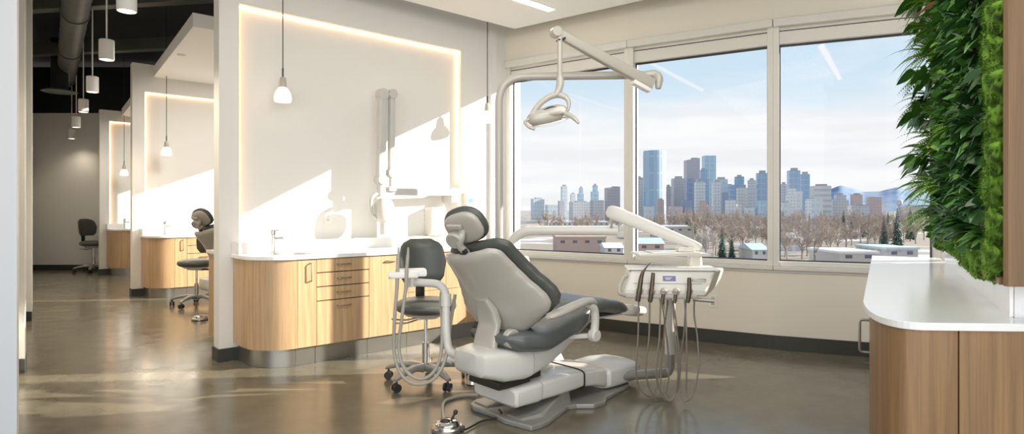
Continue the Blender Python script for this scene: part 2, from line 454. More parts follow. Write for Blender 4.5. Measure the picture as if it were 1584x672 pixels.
# ------------------------------------------------------------------ dark ceiling services
t = thing('air_duct', 'long dark spiral duct running along the black corridor ceiling', 'duct', (-7, 9.8, 3.9))
a = Vector((-4.4, 6.3, 3.92)); b = Vector((-8.95, 12.32, 3.92)); n = 60
m = MB(); pts = []; rs = []
for i in range(n + 1):
    pts.append(a.lerp(b, i / n)); rs.append(.152 if i % 3 else .158)
m.tube(pts, rs, 24); m.build('pipe', 'duct', t, True, angle=60)
dd = (b - a).normalized()
for f in (.3, .62, .93): m = MB(); m.tube([a.lerp(b, f), a.lerp(b, f) + dd * .05], .172, 24); m.build('collar', 'duct', t)
for f in (.32, .64, .92):
    p = a.lerp(b, f); m = MB(); m.cyl(p + Vector((0, 0, .1)), p + Vector((0, 0, .48)), .008, 8); m.build('hanger', 'duct', t)
for k, (yy, zz, lab) in enumerate(((8.3, 4.12, 'nearer dark ceiling beam crossing over the corridor'), (10.7, 4.12, 'farther dark ceiling beam crossing over the corridor'))):
    o = MB().bar((-9.8 if k else -8.0, yy + .35, zz), (-3.6 if k == 0 else -5.4, yy - .35, zz), .16, .2).build('ceiling_beam', 'duct', bev=.01); tag(o, lab, 'beam')
t = thing('air_diffuser', 'round dark air diffuser below the end of the corridor duct', 'vent', (-8.55, 11.7, 3.48))
c = Vector((GX(92, 11.05), 11.05, 3.42)); t.location = c; OFF[t.name] = c.copy()
m = MB()
for r0, zz in ((.27, 0), (.20, .025), (.11, .05)):
    m.lathe(c + Vector((0, 0, zz)), [(r0 - .07, .02), (r0, 0), (r0 + .005, .012), (r0 - .06, .035)])
m.build('louver_cone', 'duct', t, True)
m = MB(); m.lathe(c + Vector((0, 0, .03)), [(.13, 0), (.13, .92)]); m.build('neck', 'dark', t, True)

# corridor pendants
def cyl_pendant(px, yb, Y, label, r=.072, h=.215):
    p = P(px, yb, Y)
    t = thing('cylinder_pendant', label, 'pendant lamp', (p.x, p.y, CEIL), group='white cylinder pendants along the corridor')
    m = MB(); m.lathe(p, [(r - .012, .012), (r - .006, 0), (r, .004), (r, h - .008), (r - .01, h), (.012, h)]); m.build('lamp_shade', 'white', t, True)
    m = MB(); m.lathe(p + Vector((0, 0, .008)), [(.001, 0), (r - .01, 0), (r - .01, .004)]); m.build('diffuser', 'lamp_in', t)
    m = MB(); m.cyl(p + Vector((0, 0, h)), (p.x, p.y, CEIL - .02), .008, 8); m.build('rod', 'white', t)
    m = MB(); m.lathe((p.x, p.y, CEIL - .03), [(.05, 0), (.055, .03)]); m.build('canopy', 'white', t, True)
for px, yb, Y, l in ((196, 18, 4.90, 'first and biggest cylinder pendant, cut by the top of the photo'), (165, 93, 6.5, 'second white cylinder pendant over the corridor'), (143, 143, 8.28, 'third white cylinder pendant over the corridor'),
                     (129, 174, 9.97, 'fourth white cylinder pendant in the corridor row'), (118, 197.5, 11.8, 'fifth white cylinder pendant, near the back wall'), (111, 215, 12.95, 'last and smallest cylinder pendant in front of the back wall')):
    cyl_pendant(px, yb, Y, l)

# glass pendants in the bays
def bell_pendant(px, yb, A, d, label):
    tt = t_at(A, px, d); q = wp(A, tt, d); zb = EYE - (yb - HY) / F * q.y
    p = Vector((q.x, q.y, zb))
    t = thing('bell_pendant', label, 'pendant lamp', (p.x, p.y, CEIL), group='opal glass pendants in the treatment bays')
    m = MB(); m.lathe(p, [(.062, .0), (.068, .0), (.074, .018), (.075, .04), (.068, .075), (.052, .105), (.036, .125), (.03, .132)]); m.build('lamp_shade', 'pend', t, True)
    m = MB(); m.lathe(p + Vector((0, 0, .128)), [(.032, 0), (.034, .01), (.028, .075), (.02, .09), (.008, .095)]); m.build('socket', 'shell', t, True)
    m = MB(); m.cyl(p + Vector((0, 0, .21)), p + Vector((0, 0, .30)), .008, 8); m.cyl(p + Vector((0, 0, .29)), (p.x, p.y, CEIL), .0045, 8); m.build('cord', 'black', t)
bell_pendant(437.5, 158, A1, .17, 'opal glass pendant hanging over the sink end of the nearest counter')
bell_pendant(754, 190, A1, .23, 'opal glass pendant hanging beside the window corner')
bell_pendant(257.5, 241, A2, .2, 'opal glass pendant in the second bay')
bell_pendant(192, 272, A3, .2, 'small opal glass pendant in the farthest bay')
# ------------------------------------------------------------------ cabinets along the partitions
FD = .59; CZ0, CZ1, CT = .15, .885, .92
SEAMS = [t_at(A1, x, FD) for x in (460, 490, 571, 632, 690)] + [2.72]
EDGE0 = .115
def curve_poly(A, off, tend):
    """plan outline of the run: straight end, rounded corner, straight front (counter-clockwise)"""
    r = SEAMS[0] - EDGE0
    pts = [(EDGE0 - off, .0)]
    cy = FD - r; cx = SEAMS[0]
    for k in range(15):
        a = PI - k / 14 * PI / 2
        pts.append((cx + (r + off) * math.cos(a), cy + (r + off) * math.sin(a)))
    pts += [(tend, FD + off), (tend, .0)]
    return pts
def poly_prism(mb, A, pts, z0, z1):
    w = [wp(A, t, d) for t, d in pts]
    return mb.prism([(p.x, p.y) for p in w], z0, z1)
def pull_h(A, tc, z, d, w=.09):
    m = MB(); m.tube(fillet([wp(A, tc - w / 2, d, z), wp(A, tc - w / 2, d + .028, z), wp(A, tc + w / 2, d + .028, z), wp(A, tc + w / 2, d, z)], .012, 4), .0055, 8); return m
def pull_v(A, tc, z0, z1, d):
    m = MB(); m.tube(fillet([wp(A, tc, d, z0), wp(A, tc, d + .028, z0), wp(A, tc, d + .028, z1), wp(A, tc, d, z1)], .012, 4), .0055, 8); return m
WDZ = [(.765, .885), (.645, .765), (.525, .645), (.15, .525)]

def run(A, where, units, tend):
    """one run of cabinets: units separate, worktop separate"""
    g = .002
    loc = wp(A, .3, .3)
    t = thing('corner_cabinet', 'curved oak end cabinet under the sink ' + where, 'cabinet', loc[:])
    pts = curve_poly(A, 0, SEAMS[0] - g)
    m = MB(); poly_prism(m, A, [(a, b if b > .001 else .004) for a, b in pts], CZ0, CZ1); m.build('curved_panel', 'oak', t, True, angle=30)
    m = MB(); pk = [(a + .02 if a < EDGE0 + .01 else a, b) for a, b in curve_poly(A, -.035, SEAMS[0] - g)]
    poly_prism(m, A, [(a, b if b > .001 else .014) for a, b in pk], 0.001, CZ0); m.build('toe_kick', 'kick', t, True, angle=30)
    for k, u in enumerate(units):
        t0, t1 = SEAMS[k], SEAMS[k + 1]
        if t0 >= tend: break
        t1 = min(t1, tend)
        loc = wp(A, (t0 + t1) / 2, .3)
        nm, lab = {'door': ('door_cabinet', 'narrow oak door cabinet with upright pull '), 'drawers': ('drawer_cabinet', 'oak cabinet of four drawers '), 'tall': ('pullout_cabinet', 'oak cabinet with one full-height front '),
                   'two': ('base_cabinet', 'oak cabinet behind the stool with a low pull '), 'end': ('end_cabinet', 'last oak cabinet of the run, at the window end ')}[u]
        t = thing(nm, lab + where, 'cabinet', loc[:])
        m = MB(); wbox(m, A, t0 + g, t1 - g, .004, FD - .022, CZ0, CZ1); m.build('body', 'gap', t)
        m = MB(); wbox(m, A, t0 + g, t1 - g, .014, FD - .035, .001, CZ0); m.build('toe_kick', 'kick', t)
        if u == 'door':
            m = MB(); wbox(m, A, t0 + g, t1 - g, FD - .02, FD, CZ0, CZ1 - .004); d = m.build('door', 'oak', t, bev=.0015)
            pull_v(A, t0 + (t1 - t0) * .66, .70, .85, FD).build('handle', 'bronze', d, True)
        elif u == 'drawers':
            for z0, z1 in WDZ:
                m = MB(); wbox(m, A, t0 + g, t1 - g, FD - .02, FD, z0 + (.004 if z0 > .2 else 0), z1 - .004); d = m.build('drawer', 'oak', t, bev=.0015)
                pull_h(A, (t0 + t1) / 2, z1 - .055, FD, .12).build('handle', 'bronze', d, True)
        elif u == 'tall':
            m = MB(); wbox(m, A, t0 + g, t1 - g, FD - .02, FD, CZ0, CZ1 - .004); d = m.build('door', 'oak', t, bev=.0015)
            pull_h(A, (t0 + t1) / 2 + .02, CZ1 - .055, FD, .1).build('handle', 'bronze', d, True)
        else:
            for z0, z1 in ((.15, .52), (.52, .885)):
                m = MB(); wbox(m, A, t0 + g, t1 - g, FD - .02, FD, z0, z1 - .004); d = m.build('drawer', 'oak', t, bev=.0015)
                pull_h(A, (t0 + t1) / 2, z1 - .07, FD, .14).build('handle', 'bronze', d, True)
    # worktop with an oval basin let into it
    w = thing('worktop', 'white quartz worktop with rounded end ' + where, 'worktop', wp(A, .8, .3, CT)[:])
    m = MB(); poly_prism(m, A, [(a, b if b > .001 else .004) for a, b in curve_poly(A, .022, tend + .002)], CZ1 + .002, CT); top = m.build('slab', 'quartz', w, bev=.004)
    sc = wp(A, .50, .33, CT); cut = MB()
    cut.lathe(sc - Vector((0, 0, .2)), [(.165, 0), (.165, .4)], 40); co = cut.build('cutter', 'quartz')
    co.data.transform(Matrix.Identity(4))
    b = top.modifiers.new('sink_hole', 'BOOLEAN'); b.object = co; b.operation = 'DIFFERENCE'; b.solver = 'EXACT'
    dg = bpy.context.evaluated_depsgraph_get(); me = bpy.data.meshes.new_from_object(top.evaluated_get(dg)); top.modifiers.clear(); top.data = me
    bpy.data.objects.remove(co)
    m = MB(); m.lathe(sc, [(.172, -.036), (.164, -.036), (.15, -.06), (.11, -.1), (.03, -.112), (.0, -.112)], 40)
    m.build('basin', 'steel', w, True)
    m = MB(); wbox(m, A, .10, .118, .004, .20, CT, CT + .10); wbox(m, A, .12, tend, .002, .016, CT + .0, CT + .1)
    m.build('backsplash', 'quartz', w)
    # tap
    f = wp(A, .40, .16, CT); tp = thing('faucet', 'chrome mixer tap at the sink ' + where, 'tap', f[:])
    m = MB(); m.lathe(f, [(.03, 0), (.03, .006), (.022, .012), (.021, .155), (.023, .16), (.023, .2), (.02, .205)]); m.build('body', 'chrome', tp, True)
    m = MB(); dv = (N2 * .65 + M2 * .75).normalized(); m.tube([f + Vector((0, 0, .125)), f + dv * .10 + Vector((0, 0, .135))], .0125, 12); m.cyl(f + dv * .095 + Vector((0, 0, .137)), f + dv * .095 + Vector((0, 0, .115)), .011, 12); m.build('spout', 'chrome', tp, True)
    m = MB(); m.tube([f + Vector((0, 0, .195)), f + dv * .06 + Vector((0, 0, .205))], [.01, .006], 10); m.build('handle', 'chrome', tp, True)
run(A1, 'in the nearest bay', ['door', 'drawers', 'tall', 'two', 'end'], 2.72)
run(A2, 'in the second bay', ['door', 'drawers', 'tall'], 1.95)
run(A3, 'in the farthest bay', ['door', 'drawers'], 1.25)
# counter backing onto partition 1, seen past its end
t = thing('back_counter', 'oak cabinet end with white top peeking from behind the first partition', 'cabinet', wp(A1, .5, -.5)[:])
m = MB(); wbox(m, A1, .12, 1.9, -.745, -.155, .11, .885); m.build('body', 'oak', t)
m = MB(); wbox(m, A1, .10, 1.9, -.765, -.155, .887, .92); m.build('worktop', 'quartz', t, bev=.004)
m = MB(); wbox(m, A1, .16, 1.9, -.70, -.165, .001, .11); m.build('toe_kick', 'base', t)

# ------------------------------------------------------------------ wall mounted x-ray unit and wall bits (inside the recess)
DB = -NDEP
def wpx(px, py, d): # point over the partition-1 wall at distance d from its face
    tt = t_at(A1, px, d); q = wp(A1, tt, d); return tt, EYE - (py - HY) / F * q.y
def W(px, py, d):
    tt, z = wpx(px, py, d); return wp(A1, tt, d, z)
xr = thing('xray_unit', 'white wall-mounted x-ray unit with folded arms above the counter', 'x-ray unit', W(702, 300, 0)[:])
tt, zz = wpx(700, 300, .05)
m = MB(); wbox(m, A1, tt - .05, tt + .05, DB + .002, .10, zz - .10, zz + .06, .01); m.build('mounting_plate', 'xray', xr)
m = MB(); m.bar(W(702, 298, .10), W(588, 297, .16), .055, .075, bev=.018); m.build('extension_arm', 'xray', xr)
e = W(588, 297, .16)
m = MB(); m.cyl(e + Vector((0, 0, -.05)), e + Vector((0, 0, .30)), .034, 20); m.build('pivot_post', 'xray', xr, True)
p0 = W(589, 278, .16); p1 = W(591, 146, .16); p2 = W(606, 146, .17); p3 = W(605, 268, .17)
m = MB(); m.bar(p0, p1, .075, .085, up=N2, bev=.02); m.build('scissor_arm', 'xray', xr)
m = MB(); m.bar(p2, p3, .06, .06, up=N2, bev=.016); m.build('scissor_arm', 'xray', xr)
for q_, hw_, r_ in ((p1, .045, .055), (p2, .04, .048), (p3, .04, .046), (p0, .05, .05)):
    m = MB(); m.cyl(q_ - M2 * hw_, q_ + M2 * hw_, r_, 24); m.build('joint', 'xray', xr, True)
m = MB(); m.cyl(p3, p3 - Vector((0, 0, .16)), .022, 14); m.box(p3 - Vector((0, 0, .16)), (.085, .075, .05), N2, M2, bev=.012); m.build('swivel', 'xray', xr)
h0 = W(581, 315, .2)
m = MB(); m.tube(fillet([W(583, 300, .18), W(574, 306, .2), W(574, 332, .22), W(582, 338, .22)], .06), .018, 12); m.build('yoke', 'xray', xr, True)
hc = W(594, 326, .22)
m = MB(); m.ell(hc, N2 * .10, M2 * .085, Vector((0, 0, .125)), .8); m.build('tube_head', 'xray', xr, True)
m = MB(); m.cyl(hc - Vector((0, 0, .10)), hc - Vector((0, 0, .235)), .042, 20); m.build('cone', 'xray', xr, True)

# dispensers on the wall at the window end
t = thing('towel_dispenser', 'white paper towel dispenser on the wall behind the headrest', 'dispenser', W(681, 330, .05)[:])
tt, z0 = wpx(682, 340, .06)
m = MB(); wbox(m, A1, tt - .13, tt + .06, DB + .002, .08, 1.02, 1.33, .02); m.build('body', 'plastic', t)
m = MB(); wbox(m, A1, tt - .10, tt + .03, -.02, .083, 1.015, 1.03); m.build('slot', 'greybase', t)
t = thing('glove_box', 'white dispenser with a small teal label beside the niche edge', 'dispenser', W(716, 310, .0)[:])
tt, z0 = wpx(711, 310, .01)
tt = NT1 + .085
m = MB(); wbox(m, A1, tt - .06, tt + .06, .002, .07, 1.22, 1.50, .008); b_ = m.build('body', 'plastic', t)
m = MB(); wbox(m, A1, tt - .03, tt + .03, .0695, .0715, 1.385, 1.425); m.build('label', 'teal', b_)
for px, l in ((507, 'white wall outlet above the worktop near the sink'), (657, 'white wall outlet between the x-ray unit and the dispensers')):
    tt, zz = wpx(px, 337, DB); t = thing('wall_outlet', l, 'outlet', wp(A1, tt, DB, zz)[:])
    m = MB(); wbox(m, A1, tt - .037, tt + .037, DB + .001, DB + .008, zz - .06, zz + .06, .002); pl = m.build('plate', 'white', t)
    m = MB()
    for dz in (-.022, .022): wbox(m, A1, tt - .015, tt + .015, DB + .007, DB + .010, zz + dz - .014, zz + dz + .014)
    m.build('socket', 'plastic', t)
# outlet under the window
d3 = (Fp[2] - Fp[1]).normalized(); k = (1103 - CX) / F
s_ = (k * Fp[1].y - Fp[1].x) / (d3.x - k * d3.y); q = Fp[1] + d3 * s_; q.z = EYE - (466 - HY) / F * q.y; qn = Vector((d3.y, -d3.x, 0))
if qn.y > 0: qn = -qn
t = thing('wall_outlet', 'white outlet low on the wall under the middle window', 'outlet', q[:])
m = MB(); m.box(q + qn * .004, (.075, .008, .12), d3, qn, bev=.002); m.build('plate', 'white', t)
m = MB()
for dz in (-.024, .024): m.box(q + qn * .009 + Vector((0, 0, dz)), (.03, .004, .03), d3, qn, bev=.001)
m.build('socket', 'shell', t)

# ------------------------------------------------------------------ right counter
RC = RW0; ZT = .935
def rp(t, d, z=0): return RC + RD * t + RN * d + Vector((0, 0, z))
def rbox(mb, t0, t1, d0, d1, z0, z1, bev=0): return mb.box(rp((t0 + t1) / 2, (d0 + d1) / 2, (z0 + z1) / 2), (t1 - t0, abs(d1 - d0), z1 - z0), RD, RN, (0, 0, 1), bev)
TE = 3.14; DP = .45
near = Vector((1.0, -.03, 0)).normalized()
def rc_poly(off, tend):
    """plan outline: far end, front edge, rounded near corner, near edge running to +x"""
    pts = [rp(tend, .004), rp(tend, DP + off)]
    a = rp(.30, DP + off); b = Vector((1.33, 1.985 - off, 0)); cnr = Vector((1.165, 2.02 - off * 1.2, 0)); cnr += RN * off
    for k in range(17):
        u = k / 16; pts.append(a * (1 - u) ** 2 + cnr * 2 * u * (1 - u) + b * u * u)
    pts += [Vector((1.60, 1.968 - off, 0)), Vector((1.80, 1.962 - max(off, -.045), 0)), rp(.112, -.12), rp(.112, 0), rp(.118, .004)]
    return pts
t = thing('side_counter', 'white worktop on the oak cabinet below the living wall', 'worktop', rp(1.5, .2, ZT)[:])
m = MB(); pl = rc_poly(0, TE); pl = [(p.x, p.y) for p in pl]
m.prism(pl, ZT - .026, ZT); m.build('slab', 'quartz', t, bev=.003)
m = MB(); rbox(m, .125, 2.61, .001, .012, ZT, 1.052); m.build('backsplash', 'quartz', t)
cb = thing('side_cabinet', 'oak cabinet with curved corner at the right edge of the photo', 'cabinet', rp(1.0, .2)[:])
pl = rc_poly(-.022, TE - .02)
i_s = next(i for i, p in enumerate(pl) if p.y < 2.1 and p.x > 1.2)
body = [(p.x, p.y) for p in pl]
m = MB(); m.prism(rc_c := [(p.x, p.y) for p in rc_poly(-.04, TE - .03)], .1, ZT - .028); m.build('body', 'gap', cb)
# fronts follow the outline, split at the seam seen in the photo
def skin(path, z0, z1, th=.018):
    mb = MB(); n = len(path); inn = []
    for i in range(n):
        a = path[max(0, i - 1)]; b = path[min(n - 1, i + 1)]; d = (b - a).normalized(); inn.append(path[i] + Vector((-d.y, d.x, 0)) * th)
    ring = [(p.x, p.y) for p in path] + [(p.x, p.y) for p in inn[::-1]]
    return mb.prism(ring, z0, z1)
xs = GX(1490, 1.985)
front_path = pl[1:19] + [Vector((xs - .003, 1.995, 0))]
ts = [rp(TE - .02, DP - .022), rp(1.9, DP - .022), rp(1.9 - .003, DP - .022), rp(.62, DP - .022), rp(.617, DP - .022)]
m = skin([ts[0], ts[1]], .1, ZT - .03); m.build('door', 'oak_dark', cb)
m = skin([ts[2], ts[3]], .1, ZT - .03); dr = m.build('door', 'oak_dark', cb)
hz0, hz1 = .79, .915 - .01
hb = rp(.72, DP - .022)
m = MB(); hp = RN * .045
zt_, zb_ = EYE - (496 - HY) / F * hb.y, EYE - (546 - HY) / F * hb.y
m.tube(fillet([hb + Vector((0, 0, zt_)), hb + hp + Vector((0, 0, zt_)), hb + hp + Vector((0, 0, zb_)), hb + Vector((0, 0, zb_))], .015, 4), .006, 8); m.build('handle', 'steel', dr, True)
m = skin([ts[4]] + pl[2:19] + [Vector((xs - .003, pl[18].y - .0015, 0))], .1, ZT - .03); m.build('curved_panel', 'oak_dark', cb, True, angle=30)
m = skin([Vector((xs + .003, pl[18].y - .0016, 0)), Vector((1.795, pl[20].y, 0))], .1, ZT - .03); m.build('flat_panel', 'oak_dark', cb)
m = MB(); m.prism([(p.x, p.y) for p in rc_poly(-.08, TE - .03)], 0.001, .1); m.build('toe_kick', 'base', cb)

# ------------------------------------------------------------------ living wall
LZ0, LZ1, LT1 = 1.06, 3.05, 2.64
lw = thing('living_wall', 'tall living wall of ferns, broad leaves and moss in an oak frame', 'living wall', rp(1.5, .05, LZ0)[:])
LT0 = -.055
m = MB(); rbox(m, LT0 + .03, LT1, .014, .045, LZ0 + .02, LZ1); m.build('planting_panel', 'soil', lw)
# oak end panel facing the camera, bottom and far rails
m = MB(); m.box(Vector((1.665, 1.925, (LZ0 + LZ1) / 2)) , (.235, .022, LZ1 - LZ0), bev=.002); m.build('frame_panel', 'oak_frame', lw)
m = MB(); rbox(m, LT0, LT1, .012, .064, LZ0 - .0, LZ0 + .02); m.build('frame_rail', 'oak_frame', lw)
# ---- plant meshes
def leaf(mb, base, direction, up, L, w, droop=.5, fold=.15, n=6, shape=.5, twist=0):
    d = Vector(direction).normalized(); up = Vector(up); side = d.cross(up)
    if side.length < 1e-3: side = Vector((1, 0, 0))
    side.normalize(); p = Vector(base); rows = []
    for i in range(n + 1):
        t = i / n
        ww = w * (math.sin(PI * (t ** shape)) ** .8 if 0 < t < 1 else (.12 if t == 0 else .02))
        nrm = side.cross(d)
        rows.append((p - side * ww - nrm * ww * -fold, p.copy(), p + side * ww - nrm * ww * -fold))
        d = (d + Vector((0, 0, -droop / n))).normalized(); p = p + d * (L / n)
    vs = [v for r in rows for v in r]; fs = []
    for i in range(n):
        a = i * 3; fs += [(a, a + 1, a + 4, a + 3), (a + 1, a + 2, a + 5, a + 4)]
    mb._add(vs, fs)
def rdir(rnd, out, up0=-.2, up1=.9, sp=1.0):
    return (RN * out + RD * rnd.uniform(-sp, sp) + Vector((0, 0, rnd.uniform(up0, up1)))).normalized()
def broadleaf(rnd, nL=13, L=.18, w=.043, droop=.7):
    mb = MB()
    for k in range(nL):
        d = rdir(rnd, rnd.uniform(.35, 1.0)); b = RN * rnd.uniform(0, .03)
        mb.tube([b, b + d * L * .3], .003, 5); leaf(mb, b + d * L * .28, d, Vector((0, 0, 1)) + RD * rnd.uniform(-.5, .5), L * rnd.uniform(.7, 1.15), w * rnd.uniform(.75, 1.2), droop * rnd.uniform(.6, 1.4))
    return mb
def heartleaf(rnd): 
    mb = MB()
    for k in range(12):
        d = rdir(rnd, rnd.uniform(.4, 1), -.6, .5); b = RN * rnd.uniform(0, .04); L = rnd.uniform(.085, .13)
        e = b + d * rnd.uniform(.07, .14); mb.tube([b, (b + e) / 2 + Vector((0, 0, .015)), e], .002, 5)
        leaf(mb, e, (d + Vector((0, 0, -.7))).normalized(), RN, L, L * .42, .5, .1, 6, .62)
    return mb
def spider(rnd, n=26, L=.25):
    mb = MB()
    for k in range(n):
        d = rdir(rnd, rnd.uniform(.3, 1), .0, 1.0, .9); leaf(mb, RN * .01, d, Vector((0, 0, 1)) + RD * rnd.uniform(-.4, .4), L * rnd.uniform(.6, 1.2), .008, rnd.uniform(1.0, 2.2), .2, 8, .45)
    return mb
def fern(rnd, nf=9, L=.24):
    mb = MB()
    for k in range(nf):
        d = rdir(rnd, rnd.uniform(.5, 1), -.1, .75, .8); p = RN * .01; up = Vector((0, 0, 1)); n = 15; LL = L * rnd.uniform(.7, 1.15)
        prev = p.copy()
        for i in range(n):
            d = (d + Vector((0, 0, -.09))).normalized(); q = prev + d * LL / n
            side = d.cross(up).normalized(); t = (i + .5) / n; wl = LL * .26 * (1 - t) ** .8 * min(1, t * 5)
            for sg in (-1, 1):
                leaf(mb, q, (side * sg + d * .45).normalized(), side.cross(d), wl, wl * .17 + .0022, .35, .1, 2, .5)
            mb._add([prev + side * .0012, prev - side * .0012, q - side * .001, q + side * .001], [(0, 1, 2, 3)]); prev = q
    return mb
def mossclump(rnd, r=.09):
    mb = MB(); bmt = bmesh.new(); bmesh.ops.create_icosphere(bmt, subdivisions=4, radius=1)
    so = Vector((rnd.uniform(0, 99), rnd.uniform(0, 99), rnd.uniform(0, 99)))
    for v in bmt.verts:
        c = v.co.copy(); f = 1 + .30 * mnoise.noise(c * 2.2 + so) + .17 * mnoise.noise(c * 6 + so) + .10 * mnoise.noise(c * 15 + so)
        v.co = c * f
    mb._merge(bmt, lambda p: RD * p.x * r * 1.0 + RN * (p.y * r * .55 + .01) + Vector((0, 0, p.z * r * 1.15)))
    for k in range(170):
        d = rdir(rnd, rnd.uniform(.1, 1), -1, 1, 1.0); base = RD * d.dot(RD) * r + RN * (d.dot(RN) * r * .55 + .01) + Vector((0, 0, d.z * r * 1.15))
        leaf(mb, base * .93, (d + Vector((rnd.uniform(-.6, .6), rnd.uniform(-.6, .6), rnd.uniform(-.6, .6)))).normalized(), Vector((.2, .3, .9)), rnd.uniform(.018, .034), .0055, .4, .3, 2, .5)
    return mb
rnd = random.Random(11)
protos = {}
def mk(name, fn, mname, count):
    protos[name] = [None] * count
    for i in range(count):
        o = fn(rnd).build(name, mname, None, True, angle=80); o.location = (0, 0, -50); protos[name][i] = o
mk('broadleaf_plant', broadleaf, 'leafd', 3); mk('long_leaf_plant', lambda r: broadleaf(r, 9, .24, .032, 1.0), 'leafm', 2)
mk('heart_leaf_plant', heartleaf, 'leafm', 2); mk('spider_plant', spider, 'leafl', 2); mk('fern', fern, 'leafl', 2); mk('dark_fern', lambda r: fern(r, 8, .2), 'leafm', 1)
mk('moss_clump', mossclump, 'moss', 4); mk('coral_plant', lambda r: broadleaf(r, 5, .2, .022, .6), 'leafr', 1)
used = set(); OFFL = OFF[lw.name]
def plant(name, t, z, sc=1.0, out=.05):
    src = rnd.choice(protos[name])
    if src.name in used: o = src.copy(); C.objects.link(o)
    else: o = src; used.add(src.name)
    o.parent = lw; o.location = rp(t, out, z) - OFFL; o.scale = (sc, sc, sc)
    o.rotation_euler = (0, 0, rnd.uniform(-.25, .25)); return o
# moss column nearest the frame
z = LZ0 + .08
while z < 2.15:
    plant('moss_clump', LT0 + .10 + rnd.uniform(-.02, .02), z, rnd.uniform(.62, .82)); 
    if rnd.random() < .9: plant('moss_clump', LT0 + .24 + rnd.uniform(-.03, .03), z + .05, rnd.uniform(.55, .8), .035)
    z += .115
z = LZ0 + .07; tt = .42
while tt < LT1 - .1:
    plant('moss_clump', tt, LZ0 + .06 + rnd.uniform(0, .03), rnd.uniform(.65, .95)); tt += .24
for row in range(9):
    for col in range(6):
        t = .42 + col * .43 + (row % 2) * .2 + rnd.uniform(-.07, .07); z = LZ0 + .2 + row * .215 + rnd.uniform(-.06, .06)
        if t > LT1 - .08: t = LT1 - .1
        f = (z - LZ0) / (LZ1 - LZ0)
        if t > 1.85:
            if f > .55: nm = rnd.choice(['fern', 'fern', 'dark_fern', 'heart_leaf_plant', 'long_leaf_plant'])
            elif f > .38: nm = rnd.choice(['heart_leaf_plant', 'heart_leaf_plant', 'broadleaf_plant', 'fern'])
            else: nm = rnd.choice(['spider_plant', 'spider_plant', 'long_leaf_plant', 'fern'])
        elif t > 1.1: nm = rnd.choice(['broadleaf_plant', 'fern', 'long_leaf_plant', 'heart_leaf_plant'])
        else: nm = rnd.choice(['broadleaf_plant', 'broadleaf_plant', 'broadleaf_plant', 'moss_clump'])
        plant(nm, t, z, rnd.uniform(.8, 1.1) * (.62 if t < .8 else .6 if t < 1.9 else .95))
for row in range(12):
    for col in range(6):
        t = .38 + col * .21 + (row % 2) * .1 + rnd.uniform(-.05, .05); z = LZ0 + .14 + row * .15 + rnd.uniform(-.05, .05)
        nm = rnd.choice(['broadleaf_plant', 'broadleaf_plant', 'long_leaf_plant', 'heart_leaf_plant', 'dark_fern'])
        o = plant(nm, t, z, rnd.uniform(.38, .55), .03); o.rotation_euler.z = rnd.uniform(-.9, .5)
for mname, cnt, t0_, lab in (('leafd', 1700, .26, 'dense dark green small leaves between the larger plants'), ('leafm', 1100, .5, 'scattered fresh green small leaves between the larger plants'), ('leafl', 380, 1.9, 'bright yellow-green sprigs at the window end')):
    mb = MB()
    for k in range(cnt):
        t = rnd.uniform(t0_, LT1 - .02); z = rnd.uniform(LZ0 + .05, LZ1 - .02); b = rp(t, rnd.uniform(.02, .075), z); L = rnd.uniform(.05, .10)
        leaf(mb, b, rdir(rnd, rnd.uniform(.2, .8), -.9, .5, .9), RN + Vector((0, 0, rnd.uniform(-.3, .8))), L, L * rnd.uniform(.2, .32), .5, .12, 4, .55)
    gc = mb.build('ground_cover', mname, lw, True, angle=80); gc['kind'] = 'stuff'; gc['label'] = lab
for k in range(12): plant(rnd.choice(['fern', 'fern', 'spider_plant', 'heart_leaf_plant']), rnd.uniform(2.15, LT1 - .06), LZ0 + .25 + k * .15, rnd.uniform(.95, 1.15), .06)
plant('coral_plant', 1.75, 2.50, .9)
for l in protos.values():
    for o in l:
        if o.name not in used: bpy.data.objects.remove(o)
# ------------------------------------------------------------------ dental chair (local: x = towards the feet, y = towards the partition, z up)
def sring(c, ax, ay, a, b, e=.6, n=32, bend=None):
    """superellipse ring in the plane of ax, ay around c"""
    out = []
    for k in range(n):
        th = 2 * PI * k / n; x = math.copysign(abs(math.cos(th)) ** e, math.cos(th)); y = math.copysign(abs(math.sin(th)) ** e, math.sin(th))
        p = c + ax * (a * x) + ay * (b * y)
        if bend: p = p + bend(x * a)
        out.append(p)
    return out
YA = Vector((0, 1, 0)); ZA = Vector((0, 0, 1)); XA = Vector((1, 0, 0))
HW = [(0, .12), (.06, .19), (.13, .26), (.2, .318), (.28, .342), (.36, .335), (.46, .31), (.58, .275), (.72, .245), (.86, .228), (.94, .222), (1, .20)]
AX = Vector((-.54, 0, .84)).normalized(); FW = Vector((.84, 0, .54)).normalized()
def back_c(h): return Vector((.10 - .345 * h + .03 * math.sin(PI * h), 0, .515 + .555 * h))
def back_slab(h0, h1, grow, d0, d1, bulge, n=34):
    rings = []
    for i in range(n + 1):
        u = i / n; h = h0 + (h1 - h0) * u
        k = 1.0
        edge = min(u, 1 - u) * n
        k = min(1, .35 + .65 * (edge / 2.5) ** .5) if edge < 2.5 else 1
        hw = interp(HW, h) + grow; dc = (d0 + d1) / 2; th = (d1 - d0) / 2 * k
        wing = interp([(0, .03), (.2, .065), (.36, .065), (.6, .045), (1, .02)], h)
        c = back_c(h) + FW * dc
        def bend(y, hw=hw, wing=wing): 
            v = min(1, abs(y) / max(hw, .01)); return FW * (wing * v ** 2 + bulge * (1 - v ** 2) - y * .24)
        rings.append(sring(c, YA, FW, hw * (k * .25 + .75), th, .5, 36, bend))
    return MB().loft(rings)
SEATZ = [(-.10, .56), (.0, .545), (.2, .545), (.42, .605), (.6, .68), (.74, .692), (.9, .66), (1.1, .605), (1.34, .565)]
